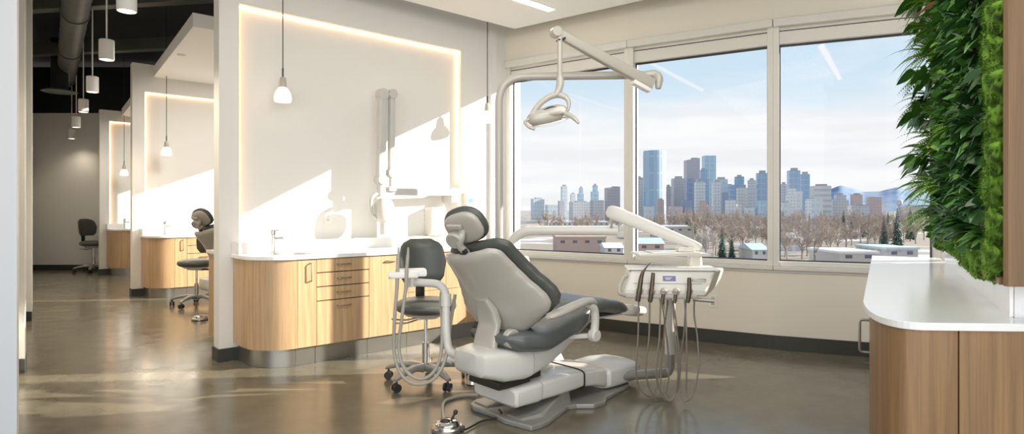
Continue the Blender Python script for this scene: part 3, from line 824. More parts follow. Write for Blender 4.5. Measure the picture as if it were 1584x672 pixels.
SEATW = [(-.10, .20), (.0, .25), (.15, .285), (.45, .285), (.65, .26), (.85, .22), (1.05, .195), (1.34, .175)]
SEATT = [(-.10, .10), (.0, .13), (.2, .15), (.45, .145), (.65, .12), (.85, .10), (1.1, .09), (1.34, .085)]
def seat_slab(s0, s1, dz=0, grow=0, tt=1, n=40, e=.55):
    rings = []
    for i in range(n + 1):
        u = i / n; s = s0 + (s1 - s0) * u; edge = min(u, 1 - u) * n
        k = min(1, .3 + .7 * (edge / 3) ** .5) if edge < 3 else 1
        th = interp(SEATT, s) / 2 * tt; z = interp(SEATZ, s) - interp(SEATT, s) / 2 + dz; w = interp(SEATW, s) + grow
        rings.append(sring(Vector((s, 0, z)), YA, ZA, w * (.75 + .25 * k), th * k, e, 36, lambda y, w=w: ZA * .02 * (abs(y) / w) ** 2))
    return MB().loft(rings)
def make_chair(label, group):
    t = thing('dental_chair', label, 'dental chair', world=False, group=group)
    # base plate: low cast star of four wings
    base = [(-.04, -.34), (.04, -.345), (.12, -.33), (.40, -.215), (.46, -.235), (.55, -.31), (.66, -.31), (.74, -.25), (.95, -.2), (1.10, -.16), (1.16, -.08), (1.16, .08), (1.10, .16), (.74, .22), (.66, .29), (.55, .29), (.46, .22), (.40, .20), (.12, .28), (.04, .29), (-.05, .24), (-.08, .17), (-.06, -.0), (-.08, -.14)]
    m = MB(); m.prism(base, 0, .032); o = m.build('base_plate', 'greybase', t, bev=.008)
    m = MB()  # raised ribs of the base
    for y in (-1, 1):
        m.loft([[Vector((x, y * a, z)) for a, z in ((.10, .03), (w1, .03), (w1 - .02, zz), (.10, zz))] for x, w1, zz in ((-.02, .24, .04), (.12, .27, .05), (.38, .19, .10), (.46, .18, .14))])
    m.build('rib', 'greybase', o)
    # lower white housing, with its dark split line, rear box and rounded foot end
    def housing(secs, e=.32):
        rings = []
        for x, hw, z0, z1 in secs: rings.append(sring(Vector((x, 0, (z0 + z1) / 2)), YA, ZA, hw, (z1 - z0) / 2, e, 40))
        return MB().loft(rings)
    housing([(-.045, .20, .11, .20), (-.03, .215, .095, .215), (.14, .22, .095, .225), (.17, .215, .10, .228)]).build('rear_housing', 'plastic', t, True)
    housing([(.178, .215, .10, .228), (.30, .215, .10, .235), (.48, .21, .105, .235), (.56, .205, .11, .225)]).build('lower_housing', 'plastic', t, True)
    m = MB(); m.tube(sring(Vector((.568, 0, .165)), YA, ZA, .206, .06, .32, 40), .006, 6); m.build('seam', 'black', t)
    housing([(.575, .20, .105, .225), (.70, .195, .09, .215), (.80, .185, .06, .20), (.83, .175, .05, .19)]).build('middle_housing', 'plastic', t, True)
    housing([(.84, .17, .035, .18), (.86, .19, .033, .195), (1.02, .195, .033, .20), (1.16, .18, .033, .19), (1.24, .15, .035, .17), (1.275, .09, .05, .14)], .45).build('foot_housing', 'plastic', t, True)
    # lift casting under the seat
    m = MB(); rings = []
    for x, hw, z0, z1 in ((-.26, .10, .33, .44), (-.24, .15, .30, .45), (-.10, .20, .255, .455), (.05, .215, .25, .44), (.10, .215, .26, .435)): rings.append(sring(Vector((x, 0, (z0 + z1) / 2)), YA, ZA, hw, (z1 - z0) / 2, .4, 36))
    m.loft(rings); m.build('rear_casting', 'plastic', t, True)
    m = MB(); rings = []
    for x, hw, z0, z1 in ((.106, .215, .26, .435), (.22, .21, .29, .43), (.36, .195, .35, .465), (.52, .18, .44, .52), (.70, .16, .535, .565)): rings.append(sring(Vector((x, 0, (z0 + z1) / 2)), YA, ZA, hw, (z1 - z0) / 2, .45, 36))
    m.loft(rings); m.build('lift_casting', 'plastic', t, True)
    m = MB(); m.box((-.0, 0, .235), (.26, .30, .05), bev=.01); m.box((.15, 0, .25), (.20, .24, .06), bev=.01); m.build('scissor_link', 'black', t)
    # seat and leg rest
    st = seat_slab(-.10, 1.08).build('seat', 'vinyl_soft', t, True, angle=60)
    seat_slab(1.085, 1.31, -.002, .004, .95, 16).build('foot_cover', 'plastic', t, True)
    m = MB(); m.box((.95, 0, .53), (.30, .18, .012), bev=.004); m.build('leg_rest_plate', 'plastic', t)
    # backrest: plastic shell behind, vinyl cushion in front
    sh = back_slab(-.02, .985, -.014, -.055, .012, -.035).build('backrest_shell', 'shell', t, True, angle=60)
    back_slab(-.02, 1.01, .006, .012, .085, .0).build('backrest_cushion', 'vinyl', t, True, angle=60)
    # stem joining the backrest to the casting
    m = MB(); rings = []
    for i, (x, z, hw, th) in enumerate(((-.06, .38, .105, .03), (-.07, .44, .105, .033), (-.055, .52, .10, .034), (-.03, .60, .095, .034), (-.055, .68, .085, .03), (-.10, .75, .06, .018))):
        rings.append(sring(Vector((x - .03, 0.02, z)), YA, FW, hw, th, .45, 32))
    m.loft(rings); m.build('backrest_stem', 'shell', t, True)
    for y in (.16, -.15):
        m = MB(); m.cyl((-.03, y - .025, .515), (-.03, y + .025, .515), .058, 28); m.build('pivot_cap', 'black' if y > 0 else 'shell', t, True, bev=.008)
    # headrest on a double-joint stem
    hc = Vector((-.265, 0, 1.205)); rl = Matrix.Rotation(R(-14), 3, FW)
    yw = Matrix.Rotation(R(24), 3, 'Z'); hF, hY, hA = yw @ FW, yw @ YA, yw @ AX
    rl = Matrix.Rotation(R(-16), 3, hF); yb = rl @ hY; ab = rl @ hA
    m = MB(); m.ell(hc + hF * .012, yb * .148, ab * .124, hF * .042, .85); hr = m.build('headrest_cushion', 'vinyl', t, True, angle=60)
    m = MB(); m.ell(hc - hF * .022, yb * .128, ab * .105, hF * .032, .75); m.build('headrest_shell', 'shell', t, True)
    m = MB(); kc = hc - hF * .085 - hA * .045 + hY * .045
    m.cyl(kc - hF * .025, kc + hF * .03, .055, 30); kn = m.build('headrest_knob', 'shell', t, True, bev=.01)
    m = MB(); m.box(hc - hF * .075 + hA * .04 + hY * .03, (.10, .022, .03), hY, hF, hA, bev=.008); m.build('lever', 'shell', t)
    m = MB(); tp = back_c(.97)
    m.tube(smooth_path([tp - FW * .03, tp + AX * .07 - FW * .045, hc - hF * .08 - hA * .03, hc - hF * .05 + hA * .0], 5), [.024] * 15 + [.024], 12); m.build('headrest_stem', 'shell', t, True)
    m = MB(); m.box(tp - FW * .045 + AX * .015, (.06, .03, .05), YA, FW, AX, bev=.006); m.build('bracket', 'black', t)
    # armrests
    for y, nm in ((-1, 'near'), (1, 'far')):
        yy = y * .345
        m = MB(); rings = []
        for x, z, w, h in ((.09, .655, .02, .008), (.11, .66, .038, .018), (.2, .674, .044, .023), (.32, .700, .042, .023), (.42, .72, .037, .022), (.48, .715, .032, .024), (.505, .70, .026, .022)):
            rings.append(sring(Vector((x, yy, z)), YA, ZA, w, h, .8, 20))
        m.loft(rings); ar = m.build('armrest', 'shell', t, True)
        m = MB(); m.tube(smooth_path([(.455, yy, .70), (.505, yy, .66), (.52, yy * .99, .58), (.515, yy * .97, .49)], 5), [.027, .028, .028, .028, .028, .028, .027, .027, .027, .027, .027, .027, .028, .028, .03, .03], 14)
        m.build('support', 'plastic', ar, True)
        m = MB(); m.cyl((.515, yy * .90, .49), (.515, yy * 1.06, .49), .040, 24); m.build('pivot', 'plastic', ar, True, bev=.008)
        m = MB(); m.bar((.515, yy * .95, .49), (.43, yy * .55, .47), .04, .03, bev=.006); m.build('bracket', 'plastic', ar)
    return t
CA = math.atan2(.655, .755)
ch1 = make_chair('large dental chair in the middle of the room, grey seat and pale shell back', 'dental chairs')
ch1.location = (-.08, 3.88, 0); ch1.rotation_euler = (0, 0, CA)
ch2 = copy_tree(ch1); ch2['label'] = 'smaller, farther dental chair half hidden behind the first partition end'
ch2.location = (-3.66, 7.80, 0); ch2.rotation_euler = (0, 0, CA + R(8))
def CL(s, w, z):   # chair frame to world (w towards the camera side)
    c, sn = math.cos(CA), math.sin(CA)
    return Vector((-.08 + s * c + w * sn, 3.88 + s * sn - w * c, z))

# ------------------------------------------------------------------ operator stool
def make_stool(label, group):
    t = thing('operator_stool', label, 'stool', world=False, group=group)
    m = MB(); rings = []
    for i in range(11):
        ph = -PI / 2 + PI * i / 10; k = max(.05, math.cos(ph)) ** .45
        rings.append([Vector((math.cos(a) * .235 * k, math.sin(a) * .225 * k, .555 + .055 * math.sin(ph))) for a in [2 * PI * j / 36 for j in range(36)]])
    m.loft(rings); m.build('seat', 'vinyl', t, True, angle=60)
    m = MB(); m.lathe((0, 0, .47), [(.05, 0), (.15, .02), (.17, .04)]); m.box((0, 0, .485), (.16, .16, .04), bev=.008); m.build('seat_plate', 'plastic', t, True)
    # backrest: a wide curved pad
    m = MB(); rings = []
    for i in range(13):
        u = i / 12; z = .70 + .33 * u; hw = interp([(0, .13), (.15, .165), (.5, .18), (.8, .165), (.93, .135), (1, .08)], u); k = .35 + .65 * min(1, min(u, 1 - u) * 6)
        c = Vector((-.215 - .05 * (u - .3), 0, z))
        rings.append(sring(c, YA, XA, hw, .032 * k, .6, 32, lambda y: XA * (y * y * 2.6)))
    m.loft(rings); m.build('backrest', 'vinyl', t, True, angle=60)
    m = MB(); m.tube(smooth_path([(-.05, 0, .475), (-.20, 0, .48), (-.255, 0, .55), (-.25, 0, .72)], 6), .012, 10); m.box((-.252, 0, .66), (.014, .07, .16), bev=.004); m.build('back_support', 'black', t, True)
    m = MB(); m.tube(smooth_path([(.0, -.06, .47), (-.02, -.15, .455), (-.06, -.24, .46)], 5), .006, 8); m.build('lever', 'bronze', t, True)
    m = MB(); m.tube(smooth_path([(.04, -.06, .465), (.05, -.15, .445), (.03, -.22, .445)], 5), .006, 8); m.build('lever', 'bronze', t, True)
    m = MB(); m.cyl((0, 0, .27), (0, 0, .48), .014, 16); m.build('piston', 'chrome', t, True)
    m = MB(); m.cyl((0, 0, .11), (0, 0, .29), .026, 20); m.build('column', 'steel', t, True)
    m = MB(); m.lathe((0, 0, .075), [(.03, 0), (.045, .005), (.045, .05), (.03, .065)]); hub = m.build('hub', 'steel', t, True)
    for k in range(5):
        a = R(20) + 2 * PI * k / 5; d = Vector((math.cos(a), math.sin(a), 0)); s = Vector((-d.y, d.x, 0))
        m = MB(); rings = []
        for r, z, w, h in ((.03, .11, .036, .028), (.12, .125, .032, .024), (.22, .112, .027, .019), (.29, .092, .022, .014), (.318, .082, .018, .010)): rings.append(sring(d * r + ZA * z, s, ZA, w, h, .6, 16))
        m.loft(rings); lg = m.build('leg', 'greybase', t, True)
        c = d * .30 + ZA * .03; mm = MB()
        cs = (s * math.cos(a * 3) + d * math.sin(a * 3))
        for q in (-.017, .017): mm.cyl(c + cs * (q - .008), c + cs * (q + .008), .029, 18)
        mm.cyl(c + ZA * .02, c + ZA * .055, .008, 8); mm.build('caster', 'black', lg, True)
    return t
st1 = make_stool('charcoal stool on five casters beside the big dental chair', 'operator stools')
st1.scale = (1.03, 1.03, 1.04); st1.location = (-.65, 4.63, .001); st1.rotation_euler = (0, 0, R(-72))
st2 = copy_tree(st1); st2['label'] = 'stool with only seat edge and casters showing past the first partition'
st2.location = (GX(304, 8.35), 8.35, .001); st2.rotation_euler = (0, 0, R(170))
st3 = copy_tree(st1); st3['label'] = 'grey stool standing at the far end of the corridor by the back wall'
st3.location = (GX(145, 12.85), 12.85, .001); st3.rotation_euler = (0, 0, R(-15)); st3.scale = (1.12, 1.12, 1.08)

# ------------------------------------------------------------------ operating light on its tall bent post
Yp = 4.55
ol = thing('operating_light', 'overhead dental light on a tall bent white post in front of the window', 'dental light', (GX(772, Yp), Yp, .2))
b0 = Vector((GX(772, Yp), Yp, .24)); zt = P(800, 119, Yp).z
e1 = P(1004, 116, 4.50)
m = MB(); pts = fillet([b0, Vector((b0.x, b0.y, zt)), e1], .20, 14); m.tube(pts, .0295, 20); m.build('post', 'shell', ol, True)
m = MB(); m.tube([b0 + ZA * .0, b0 + ZA * .10], .045, 24); m.bar(b0 + ZA * .03, CL(.62, -.12, .27), .07, .06, bev=.01); m.build('post_foot', 'plastic', ol, True)
# elbow cap at the end of the horizontal arm
ec = P(1013, 124, 4.46)
m = MB(); m.tube(smooth_path([e1 - Vector((.03, 0, -.0)), P(1012, 115, 4.49), P(1019, 121, 4.47), P(1018, 137, 4.46)], 6), [.0305] * 12 + [.03, .03, .03, .028, .026, .024, .02], 18); m.build('elbow', 'shell', ol, True)
sa, sb = P(1008, 131, 4.44), P(860, 50, 4.18)
m = MB()
m.loft([sring(sa.lerp(sb, u), (sb - sa).cross(ZA).normalized(), (sb - sa).cross(ZA).cross(sb - sa).normalized(), .034 - .008 * u, .044 - .012 * u, .45, 20) for u in (0, .03, .5, .97, 1.0)])
arm = m.build('spring_arm', 'shell', ol, True)
m = MB(); dn = (sb - sa).normalized(); m.bar(sa + dn * .02 - ZA * .052, sa + dn * .17 - ZA * .052, .055, .035, bev=.008); m.build('arm_cover', 'white', ol)
m = MB(); m.bar(sa.lerp(sb, .12) - ZA * .042, sa.lerp(sb, .92) - ZA * .034, .012, .006); m.build('arm_groove', 'greybase', arm)
m = MB(); sd = dn.cross(ZA).normalized(); m.cyl(sb - sd * .034, sb + sd * .034, .036, 24); m.build('arm_joint', 'shell', ol, True, bev=.005)
m = MB(); m.cyl(P(864, 62, 4.165) - sd * .02, P(864, 62, 4.165) + sd * .03, .006, 10); m.cyl(P(872, 60, 4.165) - sd * .02, P(873, 60, 4.165) + sd * .03, .008, 10); m.build('screw', 'black', ol, True)
tp = P(866, 58, 4.17); tb = P(866, 122, 4.17)
m = MB(); m.tube([tp, tb], .0175, 14); m.build('drop_tube', 'shell', ol, True)
m = MB(); m.tube(smooth_path([tb + ZA * .01, P(866.5, 130, 4.165), P(864, 140, 4.15), P(859.5, 148, 4.14)], 5), [.024, .025, .026, .026, .026, .026, .026, .025, .025, .024, .024, .023, .022, .022, .021, .02], 16); m.build('neck', 'shell', ol, True)
# swan-neck yoke
yk = [P(817, 187, 4.03), P(826, 172, 4.06), P(838, 158, 4.11), P(852, 149, 4.14), P(866, 147, 4.15), P(877, 153, 4.14), P(880, 163, 4.12), P(876, 173, 4.1), P(868, 178, 4.08)]
m = MB(); pp = smooth_path(yk, 6); m.tube(pp, [.012 + .010 * math.sin(PI * min(1, i / len(pp) * 1.3)) for i in range(len(pp))], 14); m.build('yoke', 'shell', ol, True)
# lamp head: two-lobed pale housing with clear lens under it
hc = P(843, 180, 4.07); ux = (P(872, 176, 4.10) - P(818, 190, 4.04)).normalized(); uz = ux.cross(Vector((0, 1, 0))); uz = uz if uz.z > 0 else -uz; uz.normalize(); uy = ux.cross(uz).normalized(); uy = uy if uy.y > 0 else -uy; tl = Matrix.Rotation(R(14), 3, ux); uz = tl @ uz; uy = tl @ uy
if uz.y < 0 : pass
m = MB(); m.ell(hc, ux * .125, uy * .08, uz * .056, .85); hd = m.build('lamp_head', 'shell', ol, True, angle=60)
m = MB(); m.ell(hc + ux * .055 + uz * .016 - uy * .0, ux * .10, uy * .088, uz * .042, .9); m.build('head_cover', 'shell', ol, True, angle=60)
m = MB(); m.tube(smooth_path([hc - ux * .02 + uz * .045 - uy * .045, hc + ux * .03 + uz * .055 - uy * .055, hc + ux * .07 + uz * .045 - uy * .06], 4), .0045, 6); m.build('vent', 'black', hd)
m = MB(); m.ell(hc + ux * .03 - uz * .04, ux * .13, uy * .085, uz * .03, .9); m.build('lens', 'lens', ol, True)
m = MB(); m.ell(hc + ux * .075 - uz * .035, ux * .048, uy * .04, uz * .026, 1); m.build('reflector', 'chrome', hd, True)
m = MB(); m.tube([hc + ux * (.03 + .13 * math.cos(a)) - uz * .045 + uy * .085 * math.sin(a) for a in [2 * PI * k / 40 for k in range(41)]], .0045, 8, False); m.build('lens_rim', 'white', ol, True)
# side grips
m = MB(); m.tube(smooth_path([P(871, 175, 4.04), P(880, 178, 4.01), P(889, 184, 3.98), P(895, 191, 3.97)], 5), [.012, .014, .015, .0155, .016, .016, .016, .016, .015, .015, .014, .013, .012, .011, .010, .009], 14); m.build('grip', 'shell', ol, True)
m = MB(); m.tube(smooth_path([P(819, 184, 4.03), P(812, 189, 4.0), P(817, 196, 3.97), P(827, 200, 3.96)], 5), [.010] * 16, 14); m.build('grip', 'shell', ol, True)

# ------------------------------------------------------------------ delivery unit
du = thing('delivery_unit', 'instrument delivery unit on a white column, hoses hanging in loops', 'delivery unit', CL(1.05, .18, .15)[:])
# rear arm that starts behind the chair
Ya = 4.78
v0 = Vector((GX(789, Ya), Ya, .72)); v1 = P(789, 357, Ya); v2 = P(944, 357, 4.66)
m = MB(); m.tube(fillet([v0, v1, v2], .19, 14), .037, 20); m.cyl(v2, P(956, 357, 4.65), .037, 20); m.build('swing_arm', 'plastic', du, True)
m = MB(); m.box((GX(803, Ya), Ya, .83), (.16, .15, .22), bev=.03); jb = m.build('junction_box', 'plastic', du)
m = MB(); m.bar((GX(803, Ya), Ya, .74), CL(.74, -.22, .15), .11, .09, bev=.02); m.build('box_stem', 'plastic', jb)
pv = P(946, 350, 4.62)
m = MB(); m.cyl(P(946, 352, 4.63), P(946, 338, 4.62), .012, 12); m.build('pivot_pin', 'steel', du, True)
sa, sb = P(943, 327, 4.62), P(1083, 383, 4.40)
dx = (sb - sa).normalized(); sd = dx.cross(ZA).normalized(); su = sd.cross(dx)
m = MB(); m.loft([sring(sa.lerp(sb, u), sd, su, a, b, .5, 24) for u, a, b in ((-.03, .02, .03), (0, .034, .046), (.06, .037, .054), (.5, .035, .045), (.94, .03, .031), (.99, .026, .026), (1.01, .015, .018))])
m.build('spring_arm', 'plastic', du, True)
# flat instrument tray at the end of the arm
m = MB(); tc = P(1036, 393, 4.42); m.box(tc, (.50, .30, .02), bev=.006); m.box(tc + ZA * .014 + Vector((0.02, 0, 0)), (.34, .24, .008), bev=.003); m.build('tray', 'plastic', du)
m = MB(); m.box(P(1060, 386, 4.40), (.12, .1, .03), bev=.008); m.build('tray_mount', 'plastic', du)
m = MB(); q = P(1074, 405, 4.40); m.loft([sring(q + ZA * (.07 - .14 * u), XA, YA, .045 + .012 * u, .04, .5, 20) for u in (0, .5, 1)]); m.build('head_stem', 'plastic', du, True)
# head: faces the chair; front panel slopes back
hx = Vector((.995, -.10, 0)).normalized(); hy = Vector((.10, .995, 0)).normalized()   # along the front / away from the camera
o0 = P(970, 460, 4.16)
def D(a, b, z): return o0 + hx * (a + .32 * max(0, z)) + hy * b + ZA * z
Wd = .44
m = MB(); prof = [(.0, .015), (.0, .05), (.05, .16), (.07, .172), (.30, .178), (.31, .165), (.31, .10), (.22, .04), (.05, .005)]
rings = []
for a, k in ((0, .9), (.012, 1), (Wd + .11, 1), (Wd + .125, .92)):
    c = Vector((0, .16, .09)); rings.append([D(a - (.03 if a < .2 else .05) + (0 if a < .2 else b * .45), c.y + (b - c.y) * k, c.z + (z - c.z) * k) for b, z in prof])
m.loft(rings); hd = m.build('head_housing', 'plastic', du, bev=.006)
m = MB(); m.box(D(Wd / 2 + .035, .19, .183), (Wd + .17, .26, .014), hx, hy, bev=.005); m.build('top_cover', 'white', du)
fn = (Vector((0, 0, .05)) + hy * -.11).normalized(); fu = hx.cross(-fn).normalized(); fu = fu if fu.z > 0 else -fu
def FP_(a, v, d=.004): return D(a, 0, .05) + (hy * .05 + ZA * .11 + hx * .035) * v - (hy * .11 - ZA * .05).normalized() * d
m = MB(); m.box(FP_(.245, .68, .002), (.085, .034, .006), hx, fu, -(hy * .11 - ZA * .05)); sc = m.build('display', 'screen', du)
m = MB(); 
for k, (u, l) in enumerate(((.70, .045), (.62, .03))): m.box(FP_(.238, u, .0055), (l, .004, .002), hx, fu, -(hy * .11 - ZA * .05))
m.build('display_text', 'white', sc)
m = MB(); m.box(FP_(.24, .38, .001), (.46, .003, .004), hx, fu, -(hy * .11 - ZA * .05)); m.build('panel_seam', 'greybase', hd)
m = MB(); m.tube(fillet([FP_(.40, .60, .0), FP_(.40, .60, .02), FP_(.485, .60, .02), FP_(.485, .66, .0)], .008), .004, 8); m.build('latch', 'steel', du, True)
# grab handles
m = MB(); m.tube(smooth_path([D(-.0, .10, .14), D(-.05, .06, .13), D(-.07, .0, .08), D(-.06, -.03, .03), D(.0, -.015, .01)], 5), .013, 12); m.build('grab_handle', 'shell', du, True)
m = MB(); m.tube([D(.44, .03, -.012), D(.575, .01, -.02)], .013, 12, True); m.build('grab_handle', 'greybase', du, True)
# holders rail, holders, handpieces and hoses
m = MB(); m.box(D(.22, -.02, .012), (.47, .045, .03), hx, hy, bev=.01); m.build('holder_rail', 'shell', du)
HA = [.065, .145, .225, .305, .39]
for k, a in enumerate(HA):
    m = MB(); m.cyl(D(a, -.035, -.018), D(a, -.02, .055), .021, 18); m.ell(D(a, -.03, .05), hx * .024, hy * .022, ZA * .02); m.build('holder', 'shell', du, True)
    if k in (0, 1, 4):
        m = MB(); tip = .24 if k == 0 else .17 if k == 1 else .14
        if k == 0: m.tube(smooth_path([D(a, -.05, -.02), D(a - .005, -.05, .05), D(a - .02, -.04, .15), D(a - .012, -.03, .19), D(a + .012, -.02, .235)], 5), [.016, .0165, .017, .017, .0175, .017, .0165, .016, .016, .015, .014, .013, .012, .010, .008, .007, .006, .005, .004, .0035, .003], 12)
        else: m.tube(smooth_path([D(a, -.05, -.025), D(a - .004, -.05, .05), D(a - .03, -.035, tip)], 5), [.014, .0145, .015, .0155, .016, .016, .0155, .015, .0145, .014, .013], 12)
        m.build('handpiece', 'tan', du, True)
    else:
        m = MB(); m.cyl(D(a, -.05, -.03), D(a, -.045, .03), .012, 12); m.build('handpiece', 'tan', du, True)
def hose(pxs, mname='hose', r=.0058):
    m = MB(); m.tube(smooth_path([P(x, y, Y) for x, y, Y in pxs], 7), r, 8); m.build('hose', mname, du, True)
hose([(988, 460, 4.11), (987, 520, 4.10), (984, 575, 4.12), (989, 600, 4.14), (1002, 613, 4.16), (1012, 606, 4.22), (1023, 560, 4.28), (1028, 500, 4.30), (1027, 466, 4.30)])
hose([(1005, 460, 4.10), (1004, 520, 4.09), (999, 570, 4.11), (1004, 600, 4.13), (1018, 616, 4.14), (1030, 606, 4.2), (1035, 570, 4.25), (1030, 510, 4.28), (1024, 466, 4.3)])
hose([(1022, 461, 4.09), (1020, 520, 4.09), (1015, 575, 4.10), (1020, 603, 4.12), (1030, 619, 4.12), (1045, 610, 4.16), (1052, 575, 4.2), (1047, 510, 4.25), (1041, 465, 4.28)])
hose([(1039, 462, 4.09), (1044, 510, 4.09), (1049, 570, 4.10), (1046, 605, 4.12), (1037, 620, 4.11), (1028, 612, 4.14), (1022, 590, 4.2), (1026, 530, 4.26), (1033, 465, 4.28)])
hose([(1059, 463, 4.08), (1062, 520, 4.08), (1062, 575, 4.08), (1061, 608, 4.09), (1060, 622, 4.07)])
hose([(1060, 622, 4.07), (1052, 600, 4.12), (1052, 560, 4.16), (1058, 515, 4.2), (1061, 466, 4.22)])
hose([(1060, 622, 4.07), (1071, 612, 4.08), (1080, 575, 4.1), (1079, 525, 4.14), (1074, 490, 4.18), (1074, 462, 4.2)])
# column and its floor elbow
cb = P(1036, 543, 4.62); ct = P(1036, 455, 4.45)
cb = Vector((GX(1036, 4.5), 4.5, EYE - (548 - HY) / F * 4.5)); ct = Vector((cb.x, cb.y, .72))
m = MB(); m.tube([cb, cb.lerp(ct, .5), ct], [.036, .04, .04], 24); m.build('column', 'plastic', du, True)
m = MB(); m.tube(fillet([CL(.88, .10, .105), Vector((cb.x - .02, cb.y, .105)), Vector((cb.x, cb.y, .14)), cb + ZA * .01], .12, 8), .034, 16); m.build('elbow', 'greybase', du, True)
m = MB(); m.bar(ct - ZA * .03, D(.24, .18, .02), .09, .07, bev=.015); m.build('column_head', 'plastic', du)

# ------------------------------------------------------------------ assistant arm with two suction hoses
aa = thing('assistant_arm', 'bent white arm left of the chair holding two suction hoses', 'instrument arm', CL(-.2, -.12, .36)[:])
Yq = 4.02
m = MB(); m.tube(fillet([CL(-.20, -.10, .37), P(694, 545, 3.98), P(690, 515, 3.98), P(690, 440, 4.02), P(640, 437, 4.12)], .10, 10), .0265, 18); m.build('arm_tube', 'plastic', aa, True)
m = MB(); m.cyl(P(690, 474, 4.0), P(690, 455, 4.01), .034, 20); m.cyl(P(693, 553, 3.98), P(701, 556, 3.98), .036, 20); m.build('arm_collar', 'plastic', aa, True)
m = MB(); m.cyl(P(637, 444, 4.12), P(637, 425, 4.12), .03, 20); m.build('pivot', 'plastic', aa, True)
ho = P(631, 422, 4.10); vx = Vector((.97, .25, 0)).normalized(); vy = Vector((-.25, .97, 0))
m = MB(); m.box(ho + vx * .02, (.20, .11, .05), vx, vy, bev=.014); m.box(ho + vx * -.03 - vy * .05 - ZA * .01, (.19, .04, .045), vx, vy, bev=.012); m.build('instrument_holder', 'white', aa)
m = MB(); m.cyl(ho - vx * .13 - vy * .05 - ZA * .01, ho - vx * .115 - vy * .05 - ZA * .01, .024, 18); m.build('holder_knob', 'white', aa, True)
for px, tx in ((614, 616), (628, 631)):
    m = MB(); m.tube(smooth_path([P(px, 448, 4.03), P(px + 1, 420, 4.03), P(tx, 395, 4.03), P(tx + .5, 383, 4.03)], 5), [.0125] * 6 + [.0115] * 4 + [.009, .008, .0075, .007, .0065, .005], 12); m.build('suction_tip', 'hose2', aa, True)
for pts in ([(614, 445, 4.03), (610, 500, 4.02), (610, 545, 4.02), (618, 575, 4.0), (634, 592, 3.96), (655, 594, 3.94), (675, 583, 3.94), (690, 552, 3.96), (697, 500, 4.03), (702, 470, 4.08), (704, 456, 4.1)],
            [(628, 445, 4.03), (622, 490, 4.02), (617, 535, 4.02), (623, 566, 4.0), (640, 584, 3.98), (660, 585, 3.97), (676, 568, 3.97), (683, 540, 3.98), (684, 500, 4.0), (682, 470, 4.05), (683, 452, 4.08)]):
    m = MB(); m.tube(smooth_path([P(x, y, Y) for x, y, Y in pts], 7), .0115, 10); m.build('suction_hose', 'hose2', aa, True)

# ------------------------------------------------------------------ foot control and cables on the floor
fc = P(692, 650, 3.62); fc.z = 0
t = thing('foot_control', 'round chrome foot control on the floor with a dark lever', 'foot control', fc[:])
m = MB(); m.lathe(fc, [(.09, .002), (.094, .006), (.094, .022), (.086, .03), (.02, .032)], 36); m.build('base_ring', 'steel', t, True)
m = MB(); m.lathe(fc + ZA * .03, [(.074, 0), (.074, .012), (.06, .026), (.03, .03), (.005, .031)], 36); m.build('disc', 'chrome', t, True)
m = MB(); m.cyl(fc + Vector((.02, -.0, .055)), fc + Vector((.045, .01, .10)), .007, 10); m.ell(fc + Vector((.047, .011, .103)), XA * .014, YA * .014, ZA * .016); m.ell(fc + Vector((-.01, -.02, .062)), XA * .03, YA * .02, ZA * .012); m.build('lever', 'black', t, True)
m = MB(); m.box(fc + Vector((.09, -.03, .02)), (.03, .03, .03), bev=.006); m.build('switch', 'black', t)
t = thing('foot_control', 'second foot control, only a corner beside the stool in the second bay', 'foot control', (GX(309, 7.3), 7.3, 0), group=None)
f2 = Vector((GX(309, 7.25), 7.25, 0)); t.location = f2; OFF[t.name] = f2.copy()
m = MB(); m.lathe(f2, [(.085, .002), (.09, .006), (.09, .022), (.08, .03), (.02, .032)], 28); m.build('base_ring', 'steel', t, True)
m = MB(); m.lathe(f2 + ZA * .03, [(.07, 0), (.065, .02), (.03, .028), (.005, .029)], 28); m.build('disc', 'chrome', t, True)
def fl(px, py, z=.012):
    Y = F * (EYE - z) / (py - HY); return Vector((GX(px, Y), Y, z))
o = MB().tube(smooth_path([fc + Vector((-.03, .085, .03)), fl(686, 625), fl(700, 616), fl(722, 612), fl(741, 612, .02)], 8), .011, 10).build('floor_hose', 'hose2', None, True); tag(o, 'grey hose curving over the floor from the foot control to the chair base', 'hose')
o = MB().tube(smooth_path([fc + Vector((.09, -.02, .02)), fl(722, 664), fl(745, 652), fl(765, 648), fl(776, 641, .03), fl(772, 634, .045)], 8), .006, 8).build('floor_cable', 'black', None, True); tag(o, 'thin dark cable lying on the floor in front of the chair base', 'cable')
fp = fl(732, 594, 0)
t = thing('foot_pedal', 'small round white foot pedal behind the chair base', 'foot pedal', fp[:])
m = MB(); m.lathe(fp, [(.05, .001), (.055, .006), (.05, .03), (.044, .034)], 28); m.build('base_ring', 'steel', t, True)
m = MB(); m.lathe(fp + ZA * .034, [(.046, 0), (.046, .022), (.036, .034), (.01, .038)], 28); m.build('pedal_cap', 'plastic', t, True)
